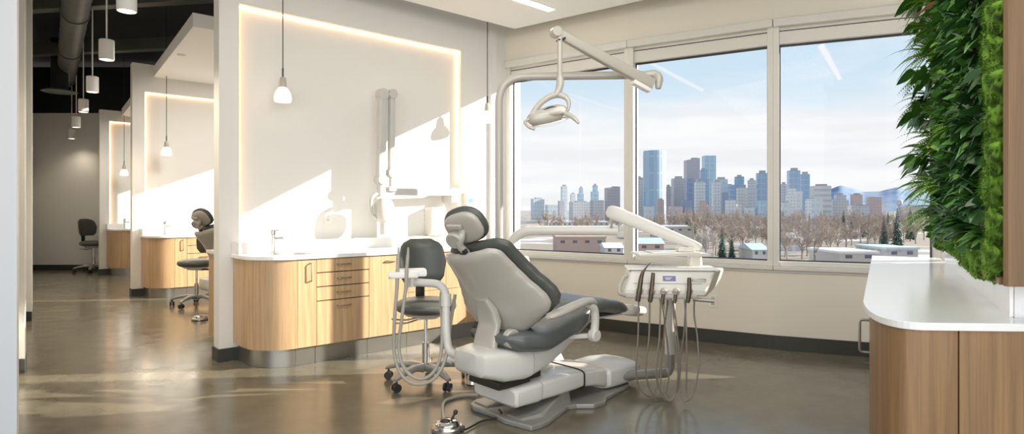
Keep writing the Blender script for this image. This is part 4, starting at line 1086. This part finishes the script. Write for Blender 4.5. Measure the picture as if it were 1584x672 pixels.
# ------------------------------------------------------------------ outside: ground, town, trees, mountains
GZ = -19.0
_fm = {}
def facade(wall, glass, ph=4.6, pw=4.2, fh=.5, fw=.55, rough=.25):
    haze_tint = (.66, .71, .77); wall = tuple(.68 * c + .32 * h for c, h in zip(wall, haze_tint)); glass = tuple(.66 * c + .34 * h for c, h in zip(glass, haze_tint))  # distance haze painted in: wall and glass mixed toward a pale blue
    key = (wall, glass, ph, pw, fh, fw)
    if key in _fm: return _fm[key]
    m, nt, b = new_mat('facade_%d' % len(_fm)); L = nt.links.new
    tc = nt.nodes.new('ShaderNodeTexCoord'); sp = nt.nodes.new('ShaderNodeSeparateXYZ'); L(tc.outputs['Object'], sp.inputs[0])
    def mth(op, a, v=None):
        n = nt.nodes.new('ShaderNodeMath'); n.operation = op
        if isinstance(a, (int, float)): n.inputs[0].default_value = a
        else: L(a, n.inputs[0])
        if v is not None:
            if isinstance(v, (int, float)): n.inputs[1].default_value = v
            else: L(v, n.inputs[1])
        return n.outputs[0]
    z = mth('LESS_THAN', mth('FRACT', mth('DIVIDE', sp.outputs['Z'], ph)), fh)
    x = mth('LESS_THAN', mth('FRACT', mth('DIVIDE', mth('ADD', sp.outputs['X'], sp.outputs['Y']), pw)), fw)
    a = mth('MULTIPLY', z, x)
    mx = nt.nodes.new('ShaderNodeMix'); mx.data_type = 'RGBA'; L(a, mx.inputs['Factor'])
    mx.inputs['A'].default_value = (*wall, 1); mx.inputs['B'].default_value = (*glass, 1)
    L(mx.outputs['Result'], b.inputs['Base Color'])
    r = nt.nodes.new('ShaderNodeMapRange'); L(a, r.inputs['Value']); r.inputs['To Min'].default_value = .7; r.inputs['To Max'].default_value = rough
    L(r.outputs[0], b.inputs['Roughness'])
    _fm[key] = m; return m
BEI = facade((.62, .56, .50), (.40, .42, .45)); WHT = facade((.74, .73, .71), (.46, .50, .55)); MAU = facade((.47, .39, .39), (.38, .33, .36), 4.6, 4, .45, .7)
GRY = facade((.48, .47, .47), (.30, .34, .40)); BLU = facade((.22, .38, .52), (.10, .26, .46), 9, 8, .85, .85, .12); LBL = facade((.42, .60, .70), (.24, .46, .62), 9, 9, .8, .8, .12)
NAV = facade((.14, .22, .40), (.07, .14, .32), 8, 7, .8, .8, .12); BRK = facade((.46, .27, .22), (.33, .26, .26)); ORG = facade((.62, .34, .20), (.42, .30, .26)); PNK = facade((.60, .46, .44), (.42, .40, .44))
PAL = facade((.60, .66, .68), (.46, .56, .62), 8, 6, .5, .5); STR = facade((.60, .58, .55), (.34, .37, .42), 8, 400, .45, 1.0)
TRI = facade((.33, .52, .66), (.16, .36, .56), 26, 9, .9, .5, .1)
ROOF = mat('city_roof', (.42, .41, .40), .8)
def building(px0, px1, ytop, D, m, label, name='office_tower', rot=18, cap='block', round_=False, yb=None):
    xc = GX((px0 + px1) / 2, D); w = (px1 - px0) / F * D; zt = EYE - (ytop - HY) / F * D
    a = R(rot) + math.atan2(xc, D) * -1
    loc = (xc, D, GZ); t = thing(name, label, 'building', loc, -math.atan2(xc, D) + R(rot), world=False)
    H = zt - GZ; ww = w / (math.cos(R(rot)) + .8 * abs(math.sin(R(rot)))); dd = ww * .8
    mb = MB()
    capH = min(H * .05, 8) if cap else 0
    if round_:
        pts = [Vector((w / 2 * math.cos(k / 28 * PI * 2), w * .36 * math.sin(k / 28 * PI * 2) + (w * .16 * math.cos(k / 28 * PI * 2) ** 2), 0)) for k in range(28)]
        mb.prism([(p.x, p.y) for p in pts], 0, H - capH * .4); mb.build('facade', m, t)
        mb = MB(); mb.prism([(p.x * .98, p.y * .98) for p in pts], H - capH * .4, H); mb.build('roof_crown', m, t)
        return t
    if cap == 'step':
        mb.box((0, 0, (H * .82) / 2), (ww, dd, H * .82)); mb.box((ww * .08, 0, H * .91), (ww * .62, dd * .7, H * .18))
        mb.build('facade', m, t); mb = MB(); mb.box((ww * .08, 0, H + 1.5), (ww * .3, dd * .3, 3)); mb.build('rooftop_unit', ROOF, t); return t
    if cap == 'slant':
        hw, hd = ww / 2, dd / 2
        mb._add([(-hw, -hd, 0), (hw, -hd, 0), (hw, hd, 0), (-hw, hd, 0), (-hw, -hd, H * .965), (hw, -hd, H), (hw, hd, H), (-hw, hd, H * .965)], [(0, 1, 2, 3), (4, 5, 6, 7), (0, 1, 5, 4), (1, 2, 6, 5), (2, 3, 7, 6), (3, 0, 4, 7)])
        mb.build('facade', m, t); mb = MB(); mb.box((ww * .2, 0, H * .99), (ww * .4, dd * .5, H * .03)); mb.build('rooftop_unit', ROOF, t); return t
    mb.box((0, 0, (H - capH) / 2), (ww, dd, H - capH)); mb.build('facade', m, t)
    if cap:
        mb = MB(); mb.box((ww * .05, 0, H - capH / 2 - .3), (ww * .55, dd * .55, capH + .4)); mb.build('rooftop_unit', ROOF, t)
    return t
B = building
# first window: faint outskirts
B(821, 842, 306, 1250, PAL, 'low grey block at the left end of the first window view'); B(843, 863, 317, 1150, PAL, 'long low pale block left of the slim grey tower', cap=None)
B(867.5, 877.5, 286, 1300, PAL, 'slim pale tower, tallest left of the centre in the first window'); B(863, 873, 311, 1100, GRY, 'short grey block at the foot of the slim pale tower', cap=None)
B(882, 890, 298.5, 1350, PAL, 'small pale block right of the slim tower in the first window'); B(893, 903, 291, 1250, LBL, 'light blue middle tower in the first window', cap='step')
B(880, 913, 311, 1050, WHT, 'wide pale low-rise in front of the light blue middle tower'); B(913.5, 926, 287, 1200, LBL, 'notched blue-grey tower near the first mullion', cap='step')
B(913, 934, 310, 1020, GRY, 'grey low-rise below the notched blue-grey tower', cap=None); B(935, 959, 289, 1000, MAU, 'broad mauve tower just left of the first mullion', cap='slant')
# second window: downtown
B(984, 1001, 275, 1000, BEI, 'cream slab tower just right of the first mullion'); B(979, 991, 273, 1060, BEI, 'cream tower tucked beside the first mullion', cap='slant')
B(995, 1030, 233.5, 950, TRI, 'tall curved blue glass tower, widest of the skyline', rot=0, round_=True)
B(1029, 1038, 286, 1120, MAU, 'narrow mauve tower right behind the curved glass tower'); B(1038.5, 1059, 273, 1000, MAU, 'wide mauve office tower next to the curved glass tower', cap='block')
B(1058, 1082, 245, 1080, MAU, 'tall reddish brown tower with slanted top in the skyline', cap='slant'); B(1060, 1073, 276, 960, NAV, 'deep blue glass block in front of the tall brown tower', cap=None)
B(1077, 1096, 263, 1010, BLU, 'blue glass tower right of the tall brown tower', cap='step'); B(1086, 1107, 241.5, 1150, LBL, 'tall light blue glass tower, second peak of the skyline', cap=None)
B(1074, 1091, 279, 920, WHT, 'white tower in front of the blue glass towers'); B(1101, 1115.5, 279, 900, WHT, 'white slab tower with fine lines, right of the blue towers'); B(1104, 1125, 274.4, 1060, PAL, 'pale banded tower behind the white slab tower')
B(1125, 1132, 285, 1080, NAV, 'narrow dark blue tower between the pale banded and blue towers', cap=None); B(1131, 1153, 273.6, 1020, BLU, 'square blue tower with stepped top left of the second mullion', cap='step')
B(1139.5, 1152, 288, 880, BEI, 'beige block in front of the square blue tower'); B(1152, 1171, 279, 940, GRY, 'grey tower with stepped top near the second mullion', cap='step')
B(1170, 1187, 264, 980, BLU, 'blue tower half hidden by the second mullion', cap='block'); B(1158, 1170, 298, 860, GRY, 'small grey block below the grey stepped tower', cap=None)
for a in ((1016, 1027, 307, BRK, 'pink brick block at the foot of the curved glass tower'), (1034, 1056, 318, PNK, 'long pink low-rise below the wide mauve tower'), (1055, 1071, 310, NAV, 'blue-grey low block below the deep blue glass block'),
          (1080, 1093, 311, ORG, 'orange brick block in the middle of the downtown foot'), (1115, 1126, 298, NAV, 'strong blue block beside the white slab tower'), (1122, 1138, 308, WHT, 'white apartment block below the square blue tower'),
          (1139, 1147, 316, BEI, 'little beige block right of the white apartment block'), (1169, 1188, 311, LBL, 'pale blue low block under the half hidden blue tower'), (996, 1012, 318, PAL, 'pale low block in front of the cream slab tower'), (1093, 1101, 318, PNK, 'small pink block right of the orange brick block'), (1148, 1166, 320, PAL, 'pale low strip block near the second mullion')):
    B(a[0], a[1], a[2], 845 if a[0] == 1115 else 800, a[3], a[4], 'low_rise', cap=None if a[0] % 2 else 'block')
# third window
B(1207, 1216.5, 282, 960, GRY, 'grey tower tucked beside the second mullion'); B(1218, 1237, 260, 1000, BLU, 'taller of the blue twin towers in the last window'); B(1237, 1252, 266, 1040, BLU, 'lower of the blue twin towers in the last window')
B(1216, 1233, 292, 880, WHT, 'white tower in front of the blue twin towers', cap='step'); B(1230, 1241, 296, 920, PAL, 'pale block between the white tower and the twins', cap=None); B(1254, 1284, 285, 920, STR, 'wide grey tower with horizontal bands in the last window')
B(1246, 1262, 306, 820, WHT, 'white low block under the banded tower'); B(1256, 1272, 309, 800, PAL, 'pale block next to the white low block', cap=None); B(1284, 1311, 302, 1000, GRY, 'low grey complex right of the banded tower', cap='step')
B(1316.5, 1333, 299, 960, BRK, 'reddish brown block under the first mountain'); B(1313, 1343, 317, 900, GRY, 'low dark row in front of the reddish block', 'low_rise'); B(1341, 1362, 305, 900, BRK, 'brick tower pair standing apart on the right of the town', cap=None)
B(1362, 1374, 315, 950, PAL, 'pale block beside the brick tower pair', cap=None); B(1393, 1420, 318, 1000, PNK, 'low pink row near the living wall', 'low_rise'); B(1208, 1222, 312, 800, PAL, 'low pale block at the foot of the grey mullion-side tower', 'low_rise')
t = thing('water_tower', 'thin tower with a round top before the mountains', 'water tower', (GX(1391, 1000), 1000, GZ), world=False)
m = MB(); m.lathe((0, 0, 0), [(2.2, 0), (1.8, 27)], 16); m.build('shaft', ROOF, t, True)
m = MB(); m.lathe((0, 0, 27), [(2, 0), (5, 3), (5.2, 7), (3.5, 9.5), (.5, 10)], 20); m.build('tank', GRY, t, True)
# ground
g, nt, b = new_mat('winter_ground'); tc = nt.nodes.new('ShaderNodeTexCoord'); n = nt.nodes.new('ShaderNodeTexNoise'); n.inputs['Scale'].default_value = .018; n.inputs['Detail'].default_value = 8
r = nt.nodes.new('ShaderNodeValToRGB'); r.color_ramp.elements[0].position = .54; r.color_ramp.elements[0].color = (.34, .285, .225, 1); r.color_ramp.elements[1].position = .64; r.color_ramp.elements[1].color = (.66, .66, .68, 1)
nt.links.new(tc.outputs['Object'], n.inputs['Vector']); nt.links.new(n.outputs['Fac'], r.inputs[0]); nt.links.new(r.outputs[0], b.inputs['Base Color']); b.inputs['Roughness'].default_value = .9
struct(MB().prism([(-900, 12), (12000, 12), (12000, 15000), (-9000, 15000)], GZ - .5, GZ).build('ground', g))
# mountains
mm, nt, b = new_mat('haze_blue_rock'); geo = nt.nodes.new('ShaderNodeTexCoord'); n = nt.nodes.new('ShaderNodeTexNoise'); n.inputs['Scale'].default_value = .006; n.inputs['Detail'].default_value = 10
r = nt.nodes.new('ShaderNodeValToRGB'); r.color_ramp.elements[0].position = .42; r.color_ramp.elements[0].color = (.17, .25, .37, 1); r.color_ramp.elements[1].position = .62; r.color_ramp.elements[1].color = (.22, .31, .43, 1)  # rock coloured blue to stand in for the haze before it
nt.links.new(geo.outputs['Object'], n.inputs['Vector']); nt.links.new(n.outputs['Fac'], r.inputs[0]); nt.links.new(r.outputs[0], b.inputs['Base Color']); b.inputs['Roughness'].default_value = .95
DM = 9000; ridge = [(1150, 324), (1210, 318), (1250, 306), (1280, 294), (1301, 287), (1318, 291), (1335, 297), (1360, 296), (1378, 292), (1389, 289.5), (1402, 293), (1440, 297), (1480, 288), (1540, 300), (1600, 318)]
mb = MB(); nx, ny = 150, 26; vs = []; fs = []
for i in range(nx + 1):
    px = 1150 + 450 * i / nx; h = (HY - interp(ridge, px)) / F * DM
    for j in range(ny + 1):
        v = j / ny; Y = DM - 1600 + 3200 * v; x = GX(px, Y)
        prof = max(0, 1 - abs(v - .5) * 2)
        z = h * prof ** .8 + h * .08 * prof * (1 - prof) * 4 * mnoise.fractal(Vector((x * .0016, Y * .0016, 3)), 1.0, 2.0, 6) + (5 * mnoise.noise(Vector((x * .004, Y * .002, 9))) * (prof > 0))
        vs.append((x, Y, max(GZ, z + (GZ if prof == 0 else 0))))
for i in range(nx):
    for j in range(ny):
        a = i * (ny + 1) + j; fs.append((a, a + 1, a + ny + 2, a + ny + 1))
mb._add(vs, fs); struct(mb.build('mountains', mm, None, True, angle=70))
# houses and flat roofs nearer the window
SNOW = mat('snowy_roof', (.80, .81, .83), .8); SID = mat('house_siding', (.60, .55, .50), .8); SIDP = mat('pink_siding', (.62, .45, .38), .8); TEALR = mat('pale_teal_roof', (.55, .68, .70), .6); WIN = mat('house_window', (.12, .15, .19), .2)
lots_ = []
def house(px0, px1, y0, y1, D, wallm, roofm, label, gable=False, dep=14, name='house'):
    x0, x1 = GX(px0, D), GX(px1, D); w = x1 - x0; lots_.append((x0, x1, D, D + dep)); zt = EYE - (y0 - HY) / F * D; zb = GZ
    t = thing(name, label, 'house', ((x0 + x1) / 2, D + dep / 2, GZ), 0, world=False); H = zt - GZ
    he = H - (H * .28 if gable else .8)
    m = MB(); m.box((0, 0, he / 2), (w, dep, he)); m.build('walls', wallm, t)
    m = MB()
    if gable:
        hw = w / 2 + .5; hd = dep / 2 + .5
        m._add([(-hw, -hd, he), (hw, -hd, he), (hw, hd, he), (-hw, hd, he), (-hw, 0, H), (hw, 0, H)], [(0, 1, 5, 4), (3, 2, 5, 4), (0, 3, 4), (1, 2, 5), (0, 1, 2, 3)])
    else: m.box((0, 0, H - .4), (w + .8, dep + .8, .8))
    m.build('roof', roofm, t)
    n = max(2, int(w / 5))
    for k in range(n):
        for zz in ([he * .78] if H < 12 else [he * .85, he * .62]):
            m = MB(); m.box((-w / 2 + w * (k + .5) / n, -dep / 2 - .03, zz), (w / n * .35, .12, 1.2)); m.build('window', WIN, t)
house(1018, 1073, 350, 372, 430, SID, SNOW, 'long flat-roofed white building behind the spring arm', dep=25)
house(986, 1027, 369, 392, 260, SIDP, TEALR, 'house with a pale teal roof low in the second window', True)
house(1164, 1188, 378, 398, 230, SID, TEALR, 'pale teal gabled roof at the foot of the second mullion', True)
house(1120, 1186, 352, 366, 470, SID, SNOW, 'beige flat-roofed building behind the trees of the second window', dep=30)
house(1298, 1358, 389, 404, 215, SID, SNOW, 'white snowy roof low in the last window', dep=22)
house(1371, 1420, 383, 400, 225, GRY, TEALR, 'grey house with a greenish flat roof beside the living wall', dep=20)
house(1206, 1238, 361, 398, 300, WHT, SNOW, 'pale three-storey house just right of the second mullion', True)
house(861, 937, 366, 390, 280, SIDP, SIDP, 'long pink building low in the first window', dep=25)
house(845, 942, 343, 352, 620, WHT, SNOW, 'long white roof across the first window', dep=40)
house(936, 964, 377, 394, 255, WHT, SNOW, 'white roofed house at the foot of the first mullion', True)
# trees
BARK = mat('bare_twigs', (.40, .335, .285), .9, var=.25, vscale=.5); BARKP = mat('pale_bark', (.58, .55, .50), .8); CON = mat('conifer_needles', (.075, .12, .085), .9, var=.4, vscale=.8)
rt_ = random.Random(5)
def twig(mb, a, b, w):
    d = (b - a); s = d.cross(Vector((rt_.uniform(-1, 1), rt_.uniform(-1, 1), .3)))
    if s.length < 1e-4: return
    s.normalize(); mb._add([a - s * w, a + s * w, b + s * w * .3, b - s * w * .3], [(0, 1, 2, 3)])
def bare_tree(h=12, w=7, k=1.0):
    trunk = MB(); trunk.tube([(0, 0, 0), (.1, 0, h * .3), (0, .1, h * .62)], [.34, .26, .1], 7)
    mb = MB()
    for i in range(16):
        z0 = h * rt_.uniform(.22, .55); a = rt_.uniform(0, 2 * PI); r = w * .5 * rt_.uniform(.4, 1.0); z1 = h * rt_.uniform(.55, .98)
        f = math.sqrt(max(.05, 1 - ((z1 / h - .62) / .42) ** 2)); e = Vector((math.cos(a) * r * f, math.sin(a) * r * f, z1)); s = Vector((0, 0, z0))
        twig(mb, s, e, .12 * k)
        for j in range(9):
            q = s.lerp(e, rt_.uniform(.3, 1)); d = (e - s).normalized() + Vector((rt_.uniform(-1, 1), rt_.uniform(-1, 1), rt_.uniform(-.3, .9))); q2 = q + d.normalized() * h * rt_.uniform(.1, .2)
            twig(mb, q, q2, .06 * k)
            for l in range(4):
                q3 = q.lerp(q2, rt_.uniform(.3, 1)); q4 = q3 + (d.normalized() + Vector((rt_.uniform(-1, 1), rt_.uniform(-1, 1), rt_.uniform(-.5, .9)))).normalized() * h * rt_.uniform(.05, .11); twig(mb, q3, q4, .035 * k)
    return trunk, mb
def conifer(h=15, w=5.2):
    trunk = MB(); trunk.cyl((0, 0, 0), (0, 0, h * .96), .22, 7, .05); mb = MB(); n = 26
    for i in range(n):
        u = i / (n - 1); z = h * (.10 + .88 * u); r = w / 2 * (1 - u) ** .85 + .15; k = int(10 + 8 * (1 - u))
        for j in range(k):
            a = rt_.uniform(0, 2 * PI); rr = r * rt_.uniform(.65, 1.1); d = Vector((math.cos(a), math.sin(a), 0)); s = Vector((-d.y, d.x, 0)); ww = .30 * rr * .8 + .12
            p = Vector((0, 0, z)); e = d * rr + Vector((0, 0, z - rr * .38)); mid = p.lerp(e, .6)
            mb._add([p, mid + s * ww + Vector((0, 0, -.15)), e, mid - s * ww + Vector((0, 0, -.15)), mid + Vector((0, 0, .2))], [(0, 1, 4), (1, 2, 4), (2, 3, 4), (3, 0, 4)])
    return trunk, mb
def mktree(name, pair, tm, cm, label, group):
    t = thing(name, label, 'tree', (0, 0, 0), world=False, group=group)
    pair[0].build('trunk', tm, t, True); pair[1].build('crown', cm, t); return t
spots_ = []
LB = 'bare brown winter tree among the many below the town'
bares = [mktree('bare_tree', bare_tree(h, w, k), BARK, BARK, LB, 'bare winter trees outside') for h, w, k in ((12, 9, 1.3), (11, 10, 1.4), (13, 8, 1.3), (10, 9, 1.3))]
LC = 'dark conifer standing among the bare trees below the town'
cons = [mktree('conifer', conifer(h, w), BARK, CON, LC, 'conifers outside') for h, w in ((13, 4.6), (15, 5.0))]
seen = set()
def put(src, px, D, sc, label=None, group=None):
    if src.name in seen: o = copy_tree(src)
    else: o = src; seen.add(src.name)
    o.location = (GX(px, D), D, GZ); o.rotation_euler = (0, 0, rt_.uniform(0, 6.28)); o.scale = (sc, sc, sc * rt_.uniform(.9, 1.1))
    if label:
        o['label'] = label
        if 'group' in o.keys() and not group: del o['group']
    if group: o['group'] = group
    return o
for px, D, s in ((1200, 520, .9), (1211, 560, 1.0), (1222, 500, .8), (1245, 480, 1), (1252, 520, .9), (1258, 500, .8), (1270, 470, 1.0), (1290, 480, .9), (1305, 450, 1.1), (1315, 470, .9), (1321, 430, 1.15), (1335, 445, 1.0), (1344, 480, .9), (1353, 500, .8), (1374, 420, 1.0), (1408, 400, 1.3), (1012, 560, .8), (1063, 470, 1.0), (1068, 480, .9), (1073, 450, 1.0), (1149, 560, .8), (1158, 560, .8), (1184, 450, .9)):
    spots_.append((GX(px, D), D, .9)); put(rt_.choice(cons), px, D, s * 1.25)
for D, n, px0, px1 in ((640, 34, 985, 1425), (520, 34, 985, 1425), (430, 24, 1075, 1425), (350, 20, 1080, 1425), (290, 15, 1085, 1360), (560, 14, 830, 960), (700, 20, 985, 1200), (245, 7, 1215, 1300)):
    for k in range(n):
        sc = rt_.uniform(1.0, 1.35) * (1.15 if D > 400 else 1)
        for tr in range(30):
            px = px0 + (px1 - px0) * (k + rt_.uniform(-.6, 1.6)) / n; dd = D * rt_.uniform(.90, 1.10); q = (GX(px, dd), dd)
            if px0 - 5 <= px <= px1 + 5 and all((q[0] - a) ** 2 + (q[1] - b) ** 2 > (4.7 * (sc + c)) ** 2 for a, b, c in spots_) and all(not (x0 - 5 < q[0] < x1 + 5 and y0 - 5 < q[1] < y1 + 5) for x0, x1, y0, y1 in lots_):
                spots_.append((q[0], q[1], sc)); put(rt_.choice(bares), px, dd, sc); break
put(cons[1], 1367, 262, 1.15, 'left one of the two tall dark spruces before the greenish roof'); put(cons[0], 1388, 262, 1.55, 'taller one of the two dark spruces before the greenish roof')
put(cons[1], 1117, 235, 1.0, 'big dark fir in the middle window, right of the spring arm end'); put(cons[0], 1132, 240, .8, 'smaller fir leaning against the big dark fir')
asp = mktree('aspen', bare_tree(12, 4.5, 1.4), BARKP, BARKP, 'pale bare aspen beside the big dark fir', 'pale aspens outside')
for px, da in ((1080, 243), (1092, 236), (1104, 247)): put(asp, px, da, rt_.uniform(.85, 1.05))
for l in (bares, cons): 
    for o in l:
        if o.name not in seen:
            for c in list(o.children): bpy.data.objects.remove(c)
            bpy.data.objects.remove(o)
# ------------------------------------------------------------------ sky
w = bpy.data.worlds.new('World'); scene.world = w; w.use_nodes = True; nt = w.node_tree; nt.nodes.clear(); L = nt.links.new
out = nt.nodes.new('ShaderNodeOutputWorld'); bg = nt.nodes.new('ShaderNodeBackground'); L(bg.outputs[0], out.inputs[0])
tc = nt.nodes.new('ShaderNodeTexCoord'); D0 = tc.outputs['Generated']
sep = nt.nodes.new('ShaderNodeSeparateXYZ'); L(D0, sep.inputs[0])
ramp = nt.nodes.new('ShaderNodeValToRGB'); L(sep.outputs['Z'], ramp.inputs[0]); cr = ramp.color_ramp
cr.elements[0].position = 0; cr.elements[0].color = (.86, .90, .94, 1); cr.elements[1].position = .9; cr.elements[1].color = (.34, .52, .80, 1)
for p, c in ((.10, (.84, .90, .95)), (.20, (.64, .80, .93)), (.34, (.52, .71, .90))):
    e = cr.elements.new(p); e.color = (*c, 1)
mp = nt.nodes.new('ShaderNodeMapping'); mp.inputs['Scale'].default_value = (2.2, 2.2, 9.5); mp.inputs['Location'].default_value = (.35, .2, .1); L(D0, mp.inputs[0])
n1 = nt.nodes.new('ShaderNodeTexNoise'); n1.inputs['Scale'].default_value = 1.5; n1.inputs['Detail'].default_value = 9; n1.inputs['Roughness'].default_value = .52; n1.inputs['Distortion'].default_value = .4; L(mp.outputs[0], n1.inputs['Vector'])
def M_(op, a, b=None, c=None):
    n = nt.nodes.new('ShaderNodeMath'); n.operation = op
    for i, v in enumerate((a, b, c)):
        if v is None: continue
        if isinstance(v, (int, float)): n.inputs[i].default_value = v
        else: L(v, n.inputs[i])
    return n.outputs[0]
# cloud cover is heavier near the horizon, thin high up
cov = nt.nodes.new('ShaderNodeMapRange'); L(sep.outputs['Z'], cov.inputs[0]); cov.inputs['From Min'].default_value = .05; cov.inputs['From Max'].default_value = .24; cov.inputs['To Min'].default_value = .40; cov.inputs['To Max'].default_value = -.02
cl = nt.nodes.new('ShaderNodeMapRange'); L(M_('ADD', n1.outputs['Fac'], cov.outputs[0]), cl.inputs[0]); cl.inputs['From Min'].default_value = .50; cl.inputs['From Max'].default_value = .80
# soft grey undersides
n2 = nt.nodes.new('ShaderNodeTexNoise'); n2.inputs['Scale'].default_value = 2.4; n2.inputs['Detail'].default_value = 6; mp2 = nt.nodes.new('ShaderNodeMapping'); mp2.inputs['Scale'].default_value = (1.6, 1.6, 16); L(D0, mp2.inputs[0]); L(mp2.outputs[0], n2.inputs['Vector'])
cc = nt.nodes.new('ShaderNodeValToRGB'); L(n2.outputs['Fac'], cc.inputs[0]); cc.color_ramp.elements[0].position = .38; cc.color_ramp.elements[0].color = (.88, .90, .925, 1); cc.color_ramp.elements[1].position = .56; cc.color_ramp.elements[1].color = (.97, .975, .98, 1)
mx = nt.nodes.new('ShaderNodeMix'); mx.data_type = 'RGBA'; L(cl.outputs[0], mx.inputs['Factor']); L(ramp.outputs[0], mx.inputs['A']); L(cc.outputs[0], mx.inputs['B'])
col = mx.outputs['Result']
def vdir(px, py): return Vector(((px - CX) / F, 1, -(py - HY) / F)).normalized()
def contrail(a, b, w0, w1, s):
    global col
    a, b = vdir(*a), vdir(*b); n = a.cross(b).normalized(); tdir = (b - a).normalized(); a0 = a.dot(tdir); b0 = b.dot(tdir)
    def dot(v):
        d = nt.nodes.new('ShaderNodeVectorMath'); d.operation = 'DOT_PRODUCT'; L(D0, d.inputs[0]); d.inputs[1].default_value = v; return d.outputs['Value']
    along = nt.nodes.new('ShaderNodeMapRange'); L(dot(tdir), along.inputs[0]); along.inputs['From Min'].default_value = a0; along.inputs['From Max'].default_value = b0; along.clamp = False
    u = along.outputs[0]
    wd = M_('MULTIPLY_ADD', u, w1 - w0, w0)
    wob = M_('MULTIPLY_ADD', n1.outputs['Fac'], .004, -.002)
    m = nt.nodes.new('ShaderNodeMapRange'); L(M_('DIVIDE', M_('ABSOLUTE', M_('ADD', dot(n), wob)), wd), m.inputs[0]); m.inputs['From Min'].default_value = 1; m.inputs['From Max'].default_value = .4
    e = M_('MULTIPLY', M_('LESS_THAN', M_('ABSOLUTE', M_('ADD', u, -.5)), .5), M_('GREATER_THAN', sep.outputs['Y'], 0))
    mk_ = nt.nodes.new('ShaderNodeMix'); mk_.data_type = 'RGBA'; L(M_('MULTIPLY', M_('MULTIPLY', m.outputs[0], e), s), mk_.inputs['Factor']); L(col, mk_.inputs['A']); mk_.inputs['B'].default_value = (.96, .97, .98, 1); col = mk_.outputs['Result']
contrail((1269, 69), (1300, 123), .0065, .0035, .85); contrail((1004, 96), (1088, 140), .003, .004, .6); contrail((880, 145), (985, 180), .002, .003, .3)
L(col, bg.inputs['Color']); bg.inputs['Strength'].default_value = .50
# ------------------------------------------------------------------ sun, lamps and added fill
SUN = Vector((-.99, -.105, -.335))
sl = bpy.data.lights.new('sun', 'SUN'); sl.energy = 5.6; sl.color = (1, .92, .80); sl.angle = R(.5)
so = bpy.data.objects.new('sun', sl); C.objects.link(so); so.rotation_euler = SUN.to_track_quat('-Z', 'Y').to_euler(); so.location = (6, 8, 9)
l2 = bpy.data.lights.new('soffit_fill', 'AREA'); l2.energy = 40; l2.specular_factor = 0; l2.shape = 'RECTANGLE'; l2.size = 3; l2.size_y = 2; l2.color = (1, .95, .88)  # added broad fill below the soffit, tilted at the windows; no fixture there
o2 = bpy.data.objects.new('soffit_fill', l2); C.objects.link(o2); o2.location = (.3, 2.6, 3.30); o2.rotation_euler = (R(28), 0, 0)
def point(name, p, e, col=(1, .85, .66), r=.04):
    l = bpy.data.lights.new(name, 'POINT'); l.energy = e; l.color = col; l.shadow_soft_size = r
    o = bpy.data.objects.new(name, l); C.objects.link(o); o.location = p; return o
al = bpy.data.lights.new('rear_fill', 'AREA'); al.energy = 112; al.shape = 'RECTANGLE'; al.size = 8; al.size_y = 3.0; al.color = (1, .97, .93)  # added fill lamp behind the camera, standing in for daylight from that side
ao = bpy.data.objects.new('rear_fill', al); C.objects.link(ao); ao.location = (.2, -2.7, 1.7); ao.rotation_euler = (PI / 2 + R(6), 0, 0)
for nm_, loc_, e_ in (('bay_fill', (-3.7, 8.6, 3.30), 26), ('bay_fill', (-6.6, 12.0, 3.15), 16)):  # added fill: first backs the small linear light, second has no fixture
    l = bpy.data.lights.new(nm_, 'AREA'); l.energy = e_; l.shape = 'RECTANGLE'; l.size = 1.2; l.size_y = .6; l.color = (1, .95, .88); l.specular_factor = 0
    o = bpy.data.objects.new(nm_, l); C.objects.link(o); o.location = loc_
for px, yb, Y in ((196, 18, 4.90), (165, 93, 6.5), (143, 143, 8.28), (129, 174, 9.97), (118, 197.5, 11.8), (111, 215, 12.95)):
    q = P(px, yb, Y); l = bpy.data.lights.new('pendant_beam', 'SPOT'); l.energy = 45 if Y < 11 else 9; l.spot_size = R(130); l.spot_blend = .8; l.shadow_soft_size = .05; l.color = (1, .86, .68)
    o = bpy.data.objects.new('pendant_beam', l); C.objects.link(o); o.location = q - Vector((0, 0, .01))
# ------------------------------------------------------------------ camera
cd_ = bpy.data.cameras.new('camera'); cam = bpy.data.objects.new('camera', cd_); C.objects.link(cam)
cd_.sensor_fit = 'HORIZONTAL'; cd_.sensor_width = 36; cd_.lens = F / 1584 * 36
cd_.shift_y = -(336 - HY) / 1584
cd_.clip_start = .02; cd_.clip_end = 40000
cam.location = (0, 0, EYE); cam.rotation_euler = (PI / 2, 0, 0); scene.camera = cam
vs_ = scene.view_settings; vs_.view_transform = 'Standard'; vs_.look = 'None'; vs_.gamma = 1; vs_.use_curve_mapping = False; vs_.exposure = 1.0
scene.display_settings.display_device = 'sRGB'
cy = scene.cycles; cy.max_bounces = 10; cy.diffuse_bounces = 6; cy.glossy_bounces = 4; cy.transmission_bounces = 6; cy.transparent_max_bounces = 16
cy.use_denoising = True; cy.caustics_reflective = False; cy.caustics_refractive = False; cy.sample_clamp_indirect = 8
